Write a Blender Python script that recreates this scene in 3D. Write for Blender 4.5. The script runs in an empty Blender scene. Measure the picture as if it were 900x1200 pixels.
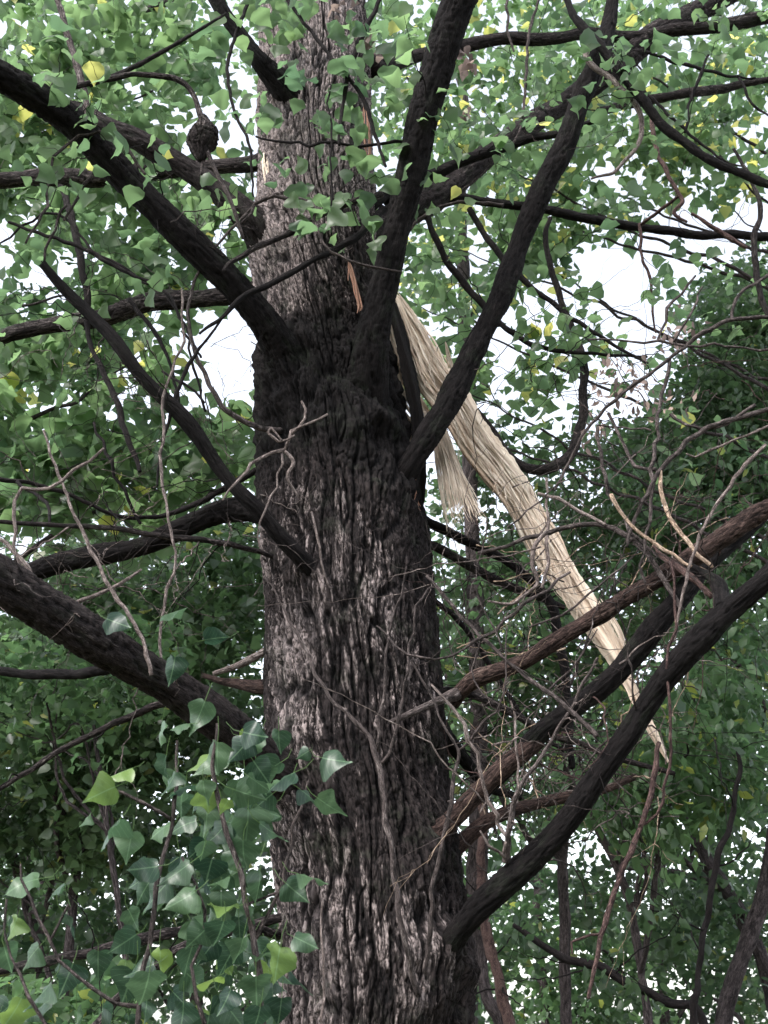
import bpy, math, random
import numpy as np
from mathutils import Vector
random.seed(7); RNG = np.random.default_rng(7)
R_ = math.radians
scene = bpy.context.scene
COL = scene.collection

# ------------------------------------------------------------------ camera
CAMZ = 1.6; PITCH = 25.0; VFOV = 50.0
F = 600/math.tan(R_(VFOV/2))
cd = bpy.data.cameras.new('camera'); cam = bpy.data.objects.new('camera', cd); COL.objects.link(cam)
cam.location = (0, 0, CAMZ); cam.rotation_euler = (R_(90+PITCH), 0, 0)
cd.sensor_fit = 'VERTICAL'; cd.angle = R_(VFOV); cd.clip_end = 500; cd.clip_start = .05
scene.camera = cam
cd.dof.use_dof = True; cd.dof.focus_distance = 4.6; cd.dof.aperture_fstop = 4.5

# ------------------------------------------------------------------ light
SUN_EL, SUN_AZ = 52.0, 222.0      # azimuth clockwise from +Y
w = bpy.data.worlds.new('World'); scene.world = w; w.use_nodes = True
nt = w.node_tree; nt.nodes.clear()
sky = nt.nodes.new('ShaderNodeTexSky'); sky.sky_type = 'NISHITA'; sky.sun_disc = False
sky.sun_elevation = R_(SUN_EL); sky.sun_rotation = R_(SUN_AZ); sky.dust_density = 1.5; sky.air_density = 1.0
hs = nt.nodes.new('ShaderNodeHueSaturation'); hs.inputs['Saturation'].default_value = .34; hs.inputs['Value'].default_value = 1.35
bg = nt.nodes.new('ShaderNodeBackground'); bg.inputs[1].default_value = .15
wo = nt.nodes.new('ShaderNodeOutputWorld')
nt.links.new(sky.outputs[0], hs.inputs['Color']); nt.links.new(hs.outputs[0], bg.inputs[0]); nt.links.new(bg.outputs[0], wo.inputs[0])
sl = bpy.data.lights.new('sun', 'SUN'); sl.energy = 1.5; sl.angle = R_(12); sl.color = (1, .955, .925)
so = bpy.data.objects.new('sun', sl); COL.objects.link(so)
sd = Vector((math.sin(R_(SUN_AZ))*math.cos(R_(SUN_EL)), math.cos(R_(SUN_AZ))*math.cos(R_(SUN_EL)), math.sin(R_(SUN_EL))))
so.rotation_euler = sd.to_track_quat('Z', 'Y').to_euler()
vs = scene.view_settings; vs.view_transform = 'Standard'; vs.look = 'None'; vs.exposure = 1.5; vs.gamma = 1; vs.use_curve_mapping = False

# ------------------------------------------------------------------ geometry helpers
cp, sp = math.cos(R_(PITCH)), math.sin(R_(PITCH))
def P(px, py, Y):
    rx, uy = (px-450)/F, (600-py)/F
    d = np.array([rx, cp-uy*sp, sp+uy*cp])
    t = Y/d[1]
    return np.array([0, 0, CAMZ]) + d*t, t
def Pv(px, py, Y): return P(px, py, Y)[0]
def depth(px, py, Y): return P(px, py, Y)[1]

_perm = RNG.permutation(256).astype(np.int32)
_perm = np.concatenate([_perm, _perm])
_g = RNG.normal(size=(256, 3)); _g /= np.linalg.norm(_g, axis=1)[:, None]
def pn(x, y, z):
    xi, yi, zi = np.floor(x).astype(np.int64), np.floor(y).astype(np.int64), np.floor(z).astype(np.int64)
    xf, yf, zf = x-xi, y-yi, z-zi
    u, v, w_ = [t*t*t*(t*(t*6-15)+10) for t in (xf, yf, zf)]
    def h(i, j, k):
        a = _perm[(xi+i) & 255]; a = _perm[(a+yi+j) & 255]; a = _perm[(a+zi+k) & 255]
        g = _g[a]; return g[..., 0]*(xf-i)+g[..., 1]*(yf-j)+g[..., 2]*(zf-k)
    l = lambda a, b, t: a+(b-a)*t
    return l(l(l(h(0,0,0), h(1,0,0), u), l(h(0,1,0), h(1,1,0), u), v), l(l(h(0,0,1), h(1,0,1), u), l(h(0,1,1), h(1,1,1), u), v), w_)*1.6
def sstep(t): t = np.clip(t, 0, 1); return t*t*(3-2*t)

def bark_height(x, y, z, s=1.0):
    """0..1 height of furrowed bark on unrolled coordinates in metres; s = feature scale"""
    x, y, z = x/s, y/s, z/s
    wx = pn(x*8, y*8, z*3.4)*.026; wy = pn(x*8+31, y*8, z*3.4)*.026
    wz = pn(x*20, y*20, z*4)*.5
    n1 = pn((x+wx)*20, (y+wy)*20, z*2.8)
    n2 = pn((x+wx)*44+9, (y+wy)*44, z*11)
    n5 = pn((x+wx)*95, (y+wy)*95+4, z*12)
    n3 = pn(x*60, y*60, z*20+5); n4 = pn(x*150, y*150, z*40)
    cr = pn(x*30+3, y*30, z*17+wz*3)
    h = .54*sstep(np.abs(n1)/.20)+.24*sstep(np.abs(n2)/.22)+.16*sstep(np.abs(n5)/.25)
    h = h*(.89+.11*sstep(np.abs(cr)/.10))
    return np.clip(h+.09*n3+.08*n4, -.1, 1.1)

class MB:
    """collects pieces, builds ONE mesh object"""
    def __init__(s): s.v = []; s.f = []; s.n = 0; s.at = {}; s.q = []
    def add(s, verts, quads, **at):
        s.v.append(np.asarray(verts, float)); s.f.append(np.asarray(quads, np.int64)+s.n); m = len(verts); s.n += m
        for k, a in at.items(): s.at.setdefault(k, []).append(np.asarray(a, float))
    def build(s, name, mat, parent=None, smooth=True, origin=None):
        V = np.concatenate(s.v); 
        me = bpy.data.meshes.new(name)
        polys = [f for f in s.f if f.size]
        lv = np.concatenate([p.reshape(-1) for p in polys]); lt = np.concatenate([np.full(len(p), p.shape[1]) for p in polys])
        ls = np.concatenate([[0], np.cumsum(lt)[:-1]])
        if origin is not None: V = V-origin
        me.vertices.add(len(V)); me.vertices.foreach_set('co', V.reshape(-1).astype(np.float32))
        me.loops.add(len(lv)); me.loops.foreach_set('vertex_index', lv.astype(np.int32))
        me.polygons.add(len(lt)); me.polygons.foreach_set('loop_start', ls.astype(np.int32)); me.polygons.foreach_set('loop_total', lt.astype(np.int32))
        me.polygons.foreach_set('use_smooth', np.full(len(lt), smooth))
        for k, a in s.at.items():
            A = np.concatenate(a)
            if A.ndim == 2:
                t = me.attributes.new(k, 'FLOAT_VECTOR', 'POINT'); t.data.foreach_set('vector', A.reshape(-1).astype(np.float32))
            else:
                t = me.attributes.new(k, 'FLOAT', 'POINT'); t.data.foreach_set('value', A.astype(np.float32))
        me.update(calc_edges=True); me.materials.append(mat)
        o = bpy.data.objects.new(name, me); COL.objects.link(o)
        if origin is not None and parent is None: o.location = origin
        if parent is not None:
            o.parent = parent
            # geometry is in world space: undo the root's location
            r = parent
            off = Vector((0, 0, 0))
            while r is not None: off += r.location; r = r.parent
            o.location = -off
        return o

def spline(pts, ds):
    """Catmull-Rom through rows (x,y,z,r)"""
    p = np.asarray(pts, float); p = np.vstack([2*p[0]-p[1], p, 2*p[-1]-p[-2]])
    out = []
    for i in range(1, len(p)-2):
        L = np.linalg.norm(p[i+1, :3]-p[i, :3]); n = max(1, int(math.ceil(L/ds)))
        t = np.linspace(0, 1, n, endpoint=False)[:, None]
        a, b, c, d = p[i-1], p[i], p[i+1], p[i+2]
        out.append(.5*((2*b)+(-a+c)*t+(2*a-5*b+4*c-d)*t*t+(-a+3*b-3*c+d)*t**3))
    out.append(p[-2][None]); o = np.vstack(out); o[:, 3] = np.maximum(o[:, 3], .0004)
    return o

def tube(mb, pts, rough=.12, segs=None, ds=None, wig=.15, bark=None, pale=0.5, jag=0):
    pts = np.asarray(pts, float); rm = pts[:, 3].max()
    if segs is None: segs = 44 if rm > .035 else 20 if rm > .014 else 9 if rm > .006 else 5
    if ds is None: ds = .007 if rm > .035 else .009 if rm > .014 else .014 if rm > .006 else .03
    if rm < .0075:
        z = spline(pts, .055 if rm < .004 else .07); L_ = len(z)
        if L_ > 3:
            j = RNG.normal(size=(L_, 3))*(.0048+.25*rm); j[0] = 0; z[:, :3] += j
            z[:, 3] *= 1+RNG.random(L_)*.25
        q = []
        for a_, b_ in zip(z[:-1], z[1:]): q += [a_, a_*.5+b_*.5, a_*.12+b_*.88]
        q = np.array(q+[z[-1]]); wig = .1
    else: q = spline(pts, ds)
    n = len(q); seed = random.random()*50
    c = q[:, :3].copy(); r = q[:, 3].copy()
    s = np.concatenate([[0], np.cumsum(np.linalg.norm(np.diff(c, axis=0), axis=1))])
    k = 1/(max(rm, .004)*7)
    for a in range(3): c[:, a] += wig*rm*1.3*pn(s*k, s*0+seed+7*a, s*0)
    r = r*(1+.16*pn(s*k*2.3, s*0+seed, s*0+3))
    T = np.gradient(c, axis=0); T /= np.linalg.norm(T, axis=1)[:, None]+1e-9
    ref = np.array([0, 0, 1.]) if abs(T[0][2]) < .9 else np.array([1., 0, 0])
    N = np.zeros_like(T); u = np.cross(T[0], ref); u /= np.linalg.norm(u); N[0] = u
    for i in range(1, n):
        u = u-T[i]*u.dot(T[i]); u /= np.linalg.norm(u)+1e-9; N[i] = u
    B = np.cross(T, N)
    th = np.linspace(0, 2*math.pi, segs, endpoint=False)
    ct, st = np.cos(th), np.sin(th)
    X = rm*ct[None]+0*s[:, None]; Y = rm*st[None]+0*s[:, None]; Z = s[:, None]+0*ct[None]
    if rm > .012:
        h = bark_height(X+seed, Y, Z, bark or max(.28, min(.6, rm/.1)))
    else:
        h = .5+.5*pn(X*60+seed, Y*60, Z*30)
    rr = r[:, None]*(1+rough*(h-.6)+.07*pn(X*12+seed, Y*12, Z*5))
    V = c[:, None]+rr[..., None]*(N[:, None]*ct[None, :, None]+B[:, None]*st[None, :, None])
    if jag:  # broken far end
        m = max(2, int(jag/ds)); m = min(m, n-1)
        j = RNG.random(segs)*jag
        V[-1] += T[-1][None]*j[:, None]; V[-2] += T[-1][None]*j[:, None]*.6
    V = V.reshape(-1, 3)
    idx = np.arange(n*segs).reshape(n, segs); nx = np.roll(idx, -1, 1)
    F4 = np.stack([idx[:-1], nx[:-1], nx[1:], idx[1:]], -1).reshape(-1, 4)
    rest = np.stack([X+seed, Y, Z], -1).reshape(-1, 3)
    vv = np.vstack([V, c[0]-T[0]*r[0]*.3, c[-1]+T[-1]*r[-1]*(.5 if not jag else -.2)])
    rest = np.vstack([rest, rest[:1], rest[-1:]])
    hh = np.concatenate([h.reshape(-1), [.5, .5]])
    a, b = n*segs, n*segs+1
    caps = np.vstack([np.stack([nx[0], idx[0], np.full(segs, a)], -1), np.stack([idx[-1], nx[-1], np.full(segs, b)], -1)])
    at = dict(rest=rest, ridge=hh, pale=np.full(len(vv), pale))
    mb.add(vv, F4, **at); mb.f.append(caps+mb.n-len(vv))
    return q

def px_pts(spec, k=1.):
    out = []
    for (x, y, Y, wd) in spec:
        p, t = P(x, y, Y); out.append([*p, max(.0008, wd*k*.5*t/F)])
    return out

def crook(p0, d, L, r0, n=7, wob=.35, droop=0., r1=None):
    d = np.array(d, float); d /= np.linalg.norm(d)+1e-9; p = np.array(p0, float); out = []
    for i in range(n+1):
        f = i/n; out.append([*p, r0*(1-f)+(r1 if r1 is not None else r0*.3)*f])
        d = d+RNG.normal(size=3)*wob/n*1.8+np.array([0, 0, -droop/n]); d /= np.linalg.norm(d)
        p = p+d*L/n
    return out

# ------------------------------------------------------------------ materials
class NT:
    def __init__(s, name):
        s.m = bpy.data.materials.new(name); s.m.use_nodes = True; s.t = s.m.node_tree; s.t.nodes.clear()
        s.out = s.n('OutputMaterial')
    def n(s, k, **kw):
        o = s.t.nodes.new('ShaderNode'+k)
        for a, b in kw.items(): setattr(o, a, b)
        return o
    def l(s, a, b): s.t.links.new(a, b)
    def attr(s, name): return s.n('Attribute', attribute_name=name)
    def noise(s, vec, scale, detail=4, rough=.6, dist=0):
        o = s.n('TexNoise'); o.inputs['Scale'].default_value = scale; o.inputs['Detail'].default_value = detail
        o.inputs['Roughness'].default_value = rough; o.inputs['Distortion'].default_value = dist; s.l(vec, o.inputs['Vector']); return o.outputs[0]
    def mapping(s, vec, sc):
        o = s.n('Mapping'); o.inputs['Scale'].default_value = sc; s.l(vec, o.inputs['Vector']); return o.outputs[0]
    def rng(s, v, a, b, c=0., d=1.):
        o = s.n('MapRange', interpolation_type='SMOOTHSTEP'); s.l(v, o.inputs[0])
        for i, x in enumerate((a, b, c, d)): o.inputs[i+1].default_value = x
        return o.outputs[0]
    def math(s, op, a, b=None):
        o = s.n('Math', operation=op)
        for i, x in enumerate((a, b)):
            if x is None: continue
            if isinstance(x, (int, float)): o.inputs[i].default_value = x
            else: s.l(x, o.inputs[i])
        return o.outputs[0]
    def mix(s, f, a, b):
        o = s.n('Mix', data_type='RGBA')
        for i, x in ((0, f), (6, a), (7, b)):
            if isinstance(x, tuple): o.inputs[i].default_value = (*x, 1)
            elif isinstance(x, (int, float)): o.inputs[i].default_value = x
            else: s.l(x, o.inputs[i])
        return o.outputs[2]
    def bsdf(s, col, rough=.85, bump=None, bd=.004, bs=.6, spec=.3):
        b = s.n('BsdfPrincipled')
        if isinstance(col, tuple): b.inputs['Base Color'].default_value = (*col, 1)
        else: s.l(col, b.inputs['Base Color'])
        if isinstance(rough, (int, float)): b.inputs['Roughness'].default_value = rough
        else: s.l(rough, b.inputs['Roughness'])
        b.inputs['Specular IOR Level'].default_value = spec
        if bump is not None:
            u = s.n('Bump'); u.inputs['Distance'].default_value = bd; u.inputs['Strength'].default_value = bs
            s.l(bump, u.inputs['Height']); s.l(u.outputs[0], b.inputs['Normal'])
        return b.outputs[0]
    def done(s, sh): s.l(sh, s.out.inputs[0]); return s.m

def bark_mat(name, dark, mid, pale, pamt=.5, fine=1., moss=False, thr=.56, stain_shade=False):
    m = NT(name); a = m.attr('rest').outputs['Vector']; rg = m.attr('ridge').outputs['Fac']; pl = m.attr('pale').outputs['Fac']
    st = m.mapping(a, (1, 1, .16)); st2 = m.mapping(a, (1, 1, .26))
    n1 = m.noise(st, 34*fine, 6, .68, .5); n2 = m.noise(st2, 105*fine, 6, .75, .4); n3 = m.noise(a, 260, 4, .7); big = m.noise(st2, 6*fine, 3)
    fis = m.noise(m.mapping(a, (1, 1, .22)), 58*fine, 5, .7, .8); fk = m.rng(m.math('ABSOLUTE', m.math('SUBTRACT', fis, .5)), .0, .045, 1, 0)
    c = m.mix(m.rng(rg, .25, .95), dark, mid)
    c = m.mix(m.rng(n2, .46, .68, 0, .8), c, tuple(x*2.1 for x in mid))
    if stain_shade: c = m.mix(m.rng(pl, .62, .95, 0, .8), c, m.mix(m.rng(rg, .1, .8), (.03, .025, .026), (.30, .255, .25)))  # pale upper bark, brightened further to make up for canopy shade
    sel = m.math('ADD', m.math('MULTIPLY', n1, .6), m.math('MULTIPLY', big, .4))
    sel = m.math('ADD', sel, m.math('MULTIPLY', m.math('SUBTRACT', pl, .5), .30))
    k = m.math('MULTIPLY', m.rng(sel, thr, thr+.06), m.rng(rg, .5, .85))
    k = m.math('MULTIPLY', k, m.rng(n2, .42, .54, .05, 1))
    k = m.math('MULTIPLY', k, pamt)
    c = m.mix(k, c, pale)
    c = m.mix(m.math('MULTIPLY', fk, .8), c, tuple(x*.5 for x in dark))
    if stain_shade: c = m.mix(m.rng(pl, .38, .10, 0, .75), c, (.006, .005, .0052))  # wet dark stain; also deepens the painted shade on the right side
    c = m.mix(m.rng(n3, .54, .72, 0, .55), c, tuple(x*.5 for x in dark))
    if moss:
        mo = m.noise(a, 7, 5); mo = m.math('MULTIPLY', m.rng(mo, .52, .66, 0, .45), m.rng(n2, .4, .6)); c = m.mix(mo, c, (.045, .058, .036))
    bump = m.math('ADD', m.math('MULTIPLY', n2, .8), m.math('MULTIPLY', n1, .6)); bump = m.math('ADD', bump, m.math('MULTIPLY', n3, .35))
    bump = m.math('SUBTRACT', bump, m.math('MULTIPLY', fk, .35))
    return m.done(m.bsdf(c, .92, bump, .016 if fine <= 1 else .011 if fine < 2 else .005, 1., .2))

M = {}
M['trunk'] = bark_mat('trunk_bark', (.005, .0042, .0048), (.038, .030, .029), (.46, .38, .36), .92, moss=True, thr=.515, stain_shade=True)
M['bough'] = bark_mat('bough_bark', (.004, .003, .0032), (.014, .011, .011), (.09, .075, .07), .35, 1.6, moss=True, thr=.54)
M['limb'] = bark_mat('limb_bark', (.009, .007, .007), (.042, .033, .032), (.24, .20, .19), .7, 1.5, moss=True, thr=.52)
M['brown'] = bark_mat('brown_bark', (.02, .013, .012), (.085, .055, .047), (.32, .23, .19), .6, 1.6)
M['dtwig'] = bark_mat('dark_twig', (.006, .005, .005), (.022, .017, .017), (.09, .08, .07), .5, 2.5)
M['gtwig'] = bark_mat('grey_twig', (.03, .025, .023), (.12, .095, .09), (.36, .31, .29), .7, 2.5, thr=.50)
M['ptwig'] = bark_mat('pale_twig', (.10, .078, .07), (.29, .235, .215), (.52, .45, .42), .8, 2.5, thr=.46)
M['tan'] = bark_mat('peeled_twig', (.26, .18, .13), (.56, .42, .31), (.72, .60, .48), .6, 2.5, thr=.48)
M['red'] = bark_mat('reddish_stick', (.035, .02, .02), (.13, .082, .072), (.34, .25, .22), .5, 2.5)
M['btrunk'] = bark_mat('far_trunk_bark', (.03, .024, .024), (.10, .08, .08), (.25, .21, .20), .5, .8)

def wood_mat():
    m = NT('torn_wood'); a = m.attr('rest').outputs['Vector']; tn = m.attr('tone').outputs['Fac']
    st = m.mapping(a, (1, 1, .05)); n = m.noise(st, 260, 5, .7); n2 = m.noise(m.mapping(a, (1, 1, .15)), 40, 4)
    c = m.mix(tn, (.68, .51, .38), (.97, .84, .69))
    c = m.mix(m.rng(n, .52, .75, 0, .35), c, (.42, .27, .17))
    c = m.mix(m.rng(n2, .50, .68, 0, .75), c, (.46, .30, .21))
    c = m.mix(m.rng(m.noise(m.mapping(a, (1, 1, .03)), 90, 4, .7, .3), .60, .70, 0, .4), c, (.30, .19, .12))
    c = m.mix(m.rng(m.noise(a, 26, 5, .7), .60, .72, 0, .6), c, (.26, .19, .14))
    return m.done(m.bsdf(c, .85, n, .006, 1., .15))
M['wood'] = wood_mat()
m = NT('raw_red_wood'); a = m.attr('rest').outputs['Vector']
c = m.mix(m.rng(m.noise(m.mapping(a, (1, 1, .1)), 120), .35, .7), (.24, .11, .07), (.46, .29, .21)); M['rawred'] = m.done(m.bsdf(c, .85))

def leaf_mat(name, dark, light, yel, trans=.45, tcol=1.0, spec=.5, rough=.42, veins=False):
    m = NT(name); tn = m.attr('tone').outputs['Fac']; hu = m.attr('hue').outputs['Fac']; lc = m.attr('lc').outputs['Vector']
    c = m.mix(tn, dark, light); c = m.mix(hu, c, yel)
    g = m.n('NewGeometry'); back = g.outputs['Backfacing']
    if veins:
        s = m.n('SeparateXYZ'); m.l(lc, s.inputs[0])
        ax = m.math('ABSOLUTE', s.outputs[0]); mid = m.rng(ax, .008, .026, 1, 0)
        v = m.math('SUBTRACT', s.outputs[1], m.math('MULTIPLY', ax, .75)); v = m.math('FRACT', m.math('MULTIPLY', v, 6.5))
        v = m.rng(m.math('ABSOLUTE', m.math('SUBTRACT', v, .5)), .0, .07, .55, 0)
        k = m.math('MAXIMUM', mid, v); c = m.mix(m.math('MULTIPLY', k, .42), c, tuple(x*2.2+.03 for x in light))
        nz = m.noise(m.n('NewGeometry').outputs['Position'], 60, 4); c = m.mix(m.rng(nz, .55, .75, 0, .3), c, tuple(x*.6 for x in dark))
        sp_ = m.noise(m.n('NewGeometry').outputs['Position'], 210, 2); c = m.mix(m.rng(sp_, .74, .78, 0, .7), c, (.35, .34, .25))
    cb = m.mix(m.math('MULTIPLY', back, .18), c, tuple(min(1, x*1.6+.03) for x in light))
    b = m.bsdf(cb, rough, None, spec=spec)
    t = m.n('BsdfTranslucent'); tc = m.n('HueSaturation'); tc.inputs['Saturation'].default_value = 1.12; tc.inputs['Value'].default_value = 3.0*tcol
    tc.inputs['Saturation'].default_value = 1.0; m.l(c, tc.inputs['Color']); m.l(tc.outputs[0], t.inputs[0])
    mx = m.n('MixShader'); mx.inputs[0].default_value = trans; m.l(b, mx.inputs[1]); m.l(t.outputs[0], mx.inputs[2])
    return m.done(mx.outputs[0])
M['leaf_top'] = leaf_mat('poplar_leaves', (.038, .070, .036), (.092, .142, .058), (.36, .34, .09), .55, 1.08)
M['leaf_near'] = leaf_mat('near_poplar_leaves', (.013, .036, .022), (.066, .118, .056), (.15, .23, .05), .28, .85, .42, .40, True)
M['leaf_dark'] = leaf_mat('dark_small_leaves', (.016, .036, .018), (.054, .092, .036), (.14, .15, .04), .40, 1.0)
M['leaf_mid'] = leaf_mat('mid_green_leaves', (.028, .058, .028), (.075, .130, .050), (.22, .24, .05), .46, 1.05)
M['leaf_dead'] = leaf_mat('withered_leaves', (.05, .035, .032), (.26, .20, .18), (.40, .30, .25), .3, .5, .2, .8)

# ------------------------------------------------------------------ leaves
def tmpl(levels):
    prof = {12: [(0, 0), (.01, .15), (.04, .28), (.10, .40), (.18, .46), (.27, .47), (.37, .43), (.48, .36), (.6, .265), (.72, .165), (.83, .085), (.92, .035), (1, 0)],
            8: [(0, .0), (.015, .20), (.10, .41), (.24, .47), (.42, .40), (.62, .25), (.82, .09), (1, 0)],
            5: [(0, .0), (.04, .33), (.25, .48), (.58, .26), (1, 0)],
            4: [(0, 0), (.12, .40), (.42, .36), (1, 0)],
            -4: [(0, 0), (.25, .22), (.6, .2), (1, 0)]}[levels]
    pts = [(0, prof[0][0])]; fq = []; ft = []; rows = []
    for (y, x) in prof[1:-1]:
        i = len(pts); rows.append(i); pts += [(-x, y-(.05 if y < .1 else 0)), (0, y), (x, y-(.05 if y < .1 else 0))]
    pts.append((0, 1)); e = len(pts)-1
    r = rows[0]; ft += [(0, r+1, r), (0, r+2, r+1)]
    for a, b in zip(rows[:-1], rows[1:]): fq += [(a, a+1, b+1, b), (a+1, a+2, b+2, b+1)]
    r = rows[-1]; ft += [(r, r+1, e), (r+1, r+2, e)]
    return np.array(pts, float), np.array(fq, int).reshape(-1, 4), np.array(ft, int)
TM = {k: tmpl(k) for k in (12, 8, 5, 4, -4)}

def nrm(v): return v/(np.linalg.norm(v, axis=-1, keepdims=True)+1e-9)
def add_leaves(mb, pos, tip, nor, size, level=5, hue_p=.02, tone=None, petiole=False, curl=1., toneoff=0.):
    n = len(pos); T, fq, ft = TM[level]; k = len(T)
    tip = nrm(tip); nor = nor-tip*np.sum(nor*tip, -1, keepdims=True); nor = nrm(nor); sd_ = np.cross(tip, nor)
    x, y = T[:, 0], T[:, 1]
    fold = RNG.uniform(.05, .55, n)[:, None]*curl; cu = RNG.uniform(-.25, .35, n)[:, None]*curl; wv = RNG.uniform(-.12, .12, n)[:, None]*curl
    z = -fold*np.abs(x)[None]-cu*(y**2)[None]+wv*np.sin(y*7)[None]*np.sign(x)[None]
    asp = RNG.uniform(.8, 1.2, n)[:, None]*(1+.07*np.sin(RNG.uniform(0, 6, n)[:, None]+y[None]*RNG.uniform(8, 22, n)[:, None]+2*np.sign(x)[None]))
    z = z+.05*np.sin(RNG.uniform(0, 6, n)[:, None]+y[None]*11)*np.abs(x)[None]*3*curl
    V = pos[:, None]+size[:, None, None]*(sd_[:, None]*(x[None]*asp)[..., None]+tip[:, None]*y[None, :, None]+nor[:, None]*z[..., None])
    V = V.reshape(-1, 3); off = (np.arange(n)*k)
    tn = RNG.random(n) if tone is None else tone; tn = np.clip(tn+toneoff, 0, 1)
    hu = (RNG.random(n) < hue_p)*RNG.uniform(.4, 1, n)
    lc = np.tile(np.stack([x, y, 0*x], -1), (n, 1))
    at = dict(tone=np.repeat(tn, k), hue=np.repeat(hu, k), lc=lc)
    q = (fq[None]+off[:, None, None]).reshape(-1, 4)
    mb.add(V, q, **at); mb.f.append((ft[None]+off[:, None, None]).reshape(-1, 3)+mb.n-len(V))
    if petiole:
        d = nrm(-tip+np.array([0, 0, .8])+RNG.normal(size=(n, 3))*.3)
        L = size*RNG.uniform(.45, .8, n); wd = size*.012
        m1 = pos-tip*(L*.5)[:, None]; e1 = pos+(-tip*.4+d*.6)*L[:, None]
        PV = []; PF = []
        for ax in (sd_, nor):
            a = len(PV)
            PV += [pos-ax*wd[:, None], pos+ax*wd[:, None], m1-ax*wd[:, None], m1+ax*wd[:, None], e1-ax*wd[:, None], e1+ax*wd[:, None]]
        PVa = np.stack(PV, 1).reshape(-1, 3)
        base = np.arange(n)[:, None, None]*12
        fq2 = np.array([(0, 1, 3, 2), (2, 3, 5, 4), (6, 7, 9, 8), (8, 9, 11, 10)])
        mb.add(PVa, (fq2[None]+base).reshape(-1, 4), tone=np.full(n*12, 1.), hue=np.full(n*12, .3), lc=np.tile([[.3, .03, 0]], (n*12, 1)))
        return e1

def hang(n, down=.7, spread=.9):
    tip = RNG.normal(size=(n, 3))*spread; tip[:, 2] = tip[:, 2]*.6-down
    return tip
def clump_leaves(mb, centres, per, rad, size, level=5, hue_p=.02, flat=.75, down=.5, szv=.25, toneoff=0.):
    c = np.repeat(centres, per, axis=0); n = len(c)
    o = RNG.normal(size=(n, 3)); o = nrm(o)*(RNG.random(n)**.45)[:, None]*rad; o[:, 2] *= flat
    cl = np.repeat(RNG.random(len(centres)), per); tn = np.clip(.55*cl+.45*RNG.random(n), 0, 1)
    nor = RNG.normal(size=(n, 3)); nor[:, 2] += 1.1
    add_leaves(mb, c+o, hang(n, down), nor, size*RNG.uniform(1-szv*1.6, 1+szv, n), level, hue_p, tn, toneoff=toneoff)

# ------------------------------------------------------------------ tagging
def thing(name, loc, label, cat, group=None):
    o = bpy.data.objects.new(name, None); COL.objects.link(o); o.location = loc; o.empty_display_size = .2
    o['label'] = label; o['category'] = cat
    if group: o['group'] = group
    return o
def struct(o, kind='structure'): o['kind'] = kind; return o

# ------------------------------------------------------------------ ground
m = NT('leaf_litter'); g = m.n('TexCoord').outputs['Object']
n1 = m.noise(g, 1.2, 6); n2 = m.noise(g, 14, 5)
c = m.mix(m.rng(n1, .4, .6), (.06, .045, .03), (.035, .05, .02)); c = m.mix(m.rng(n2, .5, .7), c, (.11, .08, .05))
gm = m.done(m.bsdf(c, .95, n2, .03, .8))
N_ = 70; gx = np.linspace(-1, 1, N_); gx = np.sign(gx)*np.abs(gx)**2.2*220
GX, GY = np.meshgrid(gx, gx); GZ = .10*pn(GX*.25, GY*.25, GX*0)-.05+.03*pn(GX*1.5, GY*1.5, GX*0)
mb = MB(); idx = np.arange(N_*N_).reshape(N_, N_)
mb.add(np.stack([GX, GY+4, GZ], -1).reshape(-1, 3), np.stack([idx[:-1, :-1], idx[:-1, 1:], idx[1:, 1:], idx[1:, :-1]], -1).reshape(-1, 4))
struct(mb.build('ground', gm))

# ================================================================== the torn poplar
TY = 4.7
tree = thing('poplar_tree', (Pv(430, 1200, TY)[0]+.02, TY, 0), 'old poplar with dark furrowed bark and a pale torn strip hanging off its trunk', 'tree')
edges = [(-700, 322, 420), (-300, 316, 424), (0, 306, 428), (60, 304, 432), (150, 305, 436), (200, 303, 438), (300, 297, 440), (360, 299, 446), (400, 301, 455), (450, 299, 466),
         (500, 299, 475), (550, 301, 484), (600, 303, 497), (650, 305, 506), (700, 308, 511), (800, 311, 518), (900, 316, 525), (950, 320, 530), (1000, 323, 538), (1100, 326, 545), (1200, 327, 549), (1300, 325, 552), (1650, 318, 562), (1900, 285, 600)]
ez, ex, er = [], [], []
for (py, l, r) in edges:
    a, b = Pv(l, py, TY), Pv(r, py, TY); ez.append(a[2]); ex.append((a[0]+b[0])/2); er.append((b[0]-a[0])/2*.975)
ez, ex, er = map(np.array, (ez, ex, er)); o_ = np.argsort(ez); ez, ex, er = ez[o_], ex[o_], er[o_]
ztop = ez[-1]
def smooth_interp(z, a):
    return sum(np.interp(z+d, ez, a) for d in np.linspace(-.12, .12, 7))/7
zs = np.concatenate([np.arange(-.25, 1.35, .03), np.arange(1.35, 6.6, .0052), np.arange(6.6, ztop, .03)])
SEG = 620; th = np.linspace(0, 2*math.pi, SEG, endpoint=False)
Rz = smooth_interp(zs, er); Xz = smooth_interp(zs, ex)
R0 = .36
ct, st = np.cos(th)[None], np.sin(th)[None]
X = R0*ct+0*zs[:, None]; Yy = R0*st+0*zs[:, None]; Zz = zs[:, None]+0*ct
tw = .35*pn(Zz*.6, Zz*0, Zz*0)   # grain wanders and leans a little
Xr = R0*np.cos(th[None]+tw+.12*Zz); Yr = R0*np.sin(th[None]+tw+.12*Zz)
H = bark_height(Xr, Yr, Zz, 1.05)
low = pn(Xr*4, Yr*4, Zz*2.2); lump = pn(Xr*9, Yr*9, Zz*7)
zk0, zk1 = Pv(400, 590, TY)[2], Pv(400, 405, TY)[2]
knob = np.exp(-((Zz-(zk0+zk1)/2)/((zk1-zk0)*.55))**2)
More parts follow.
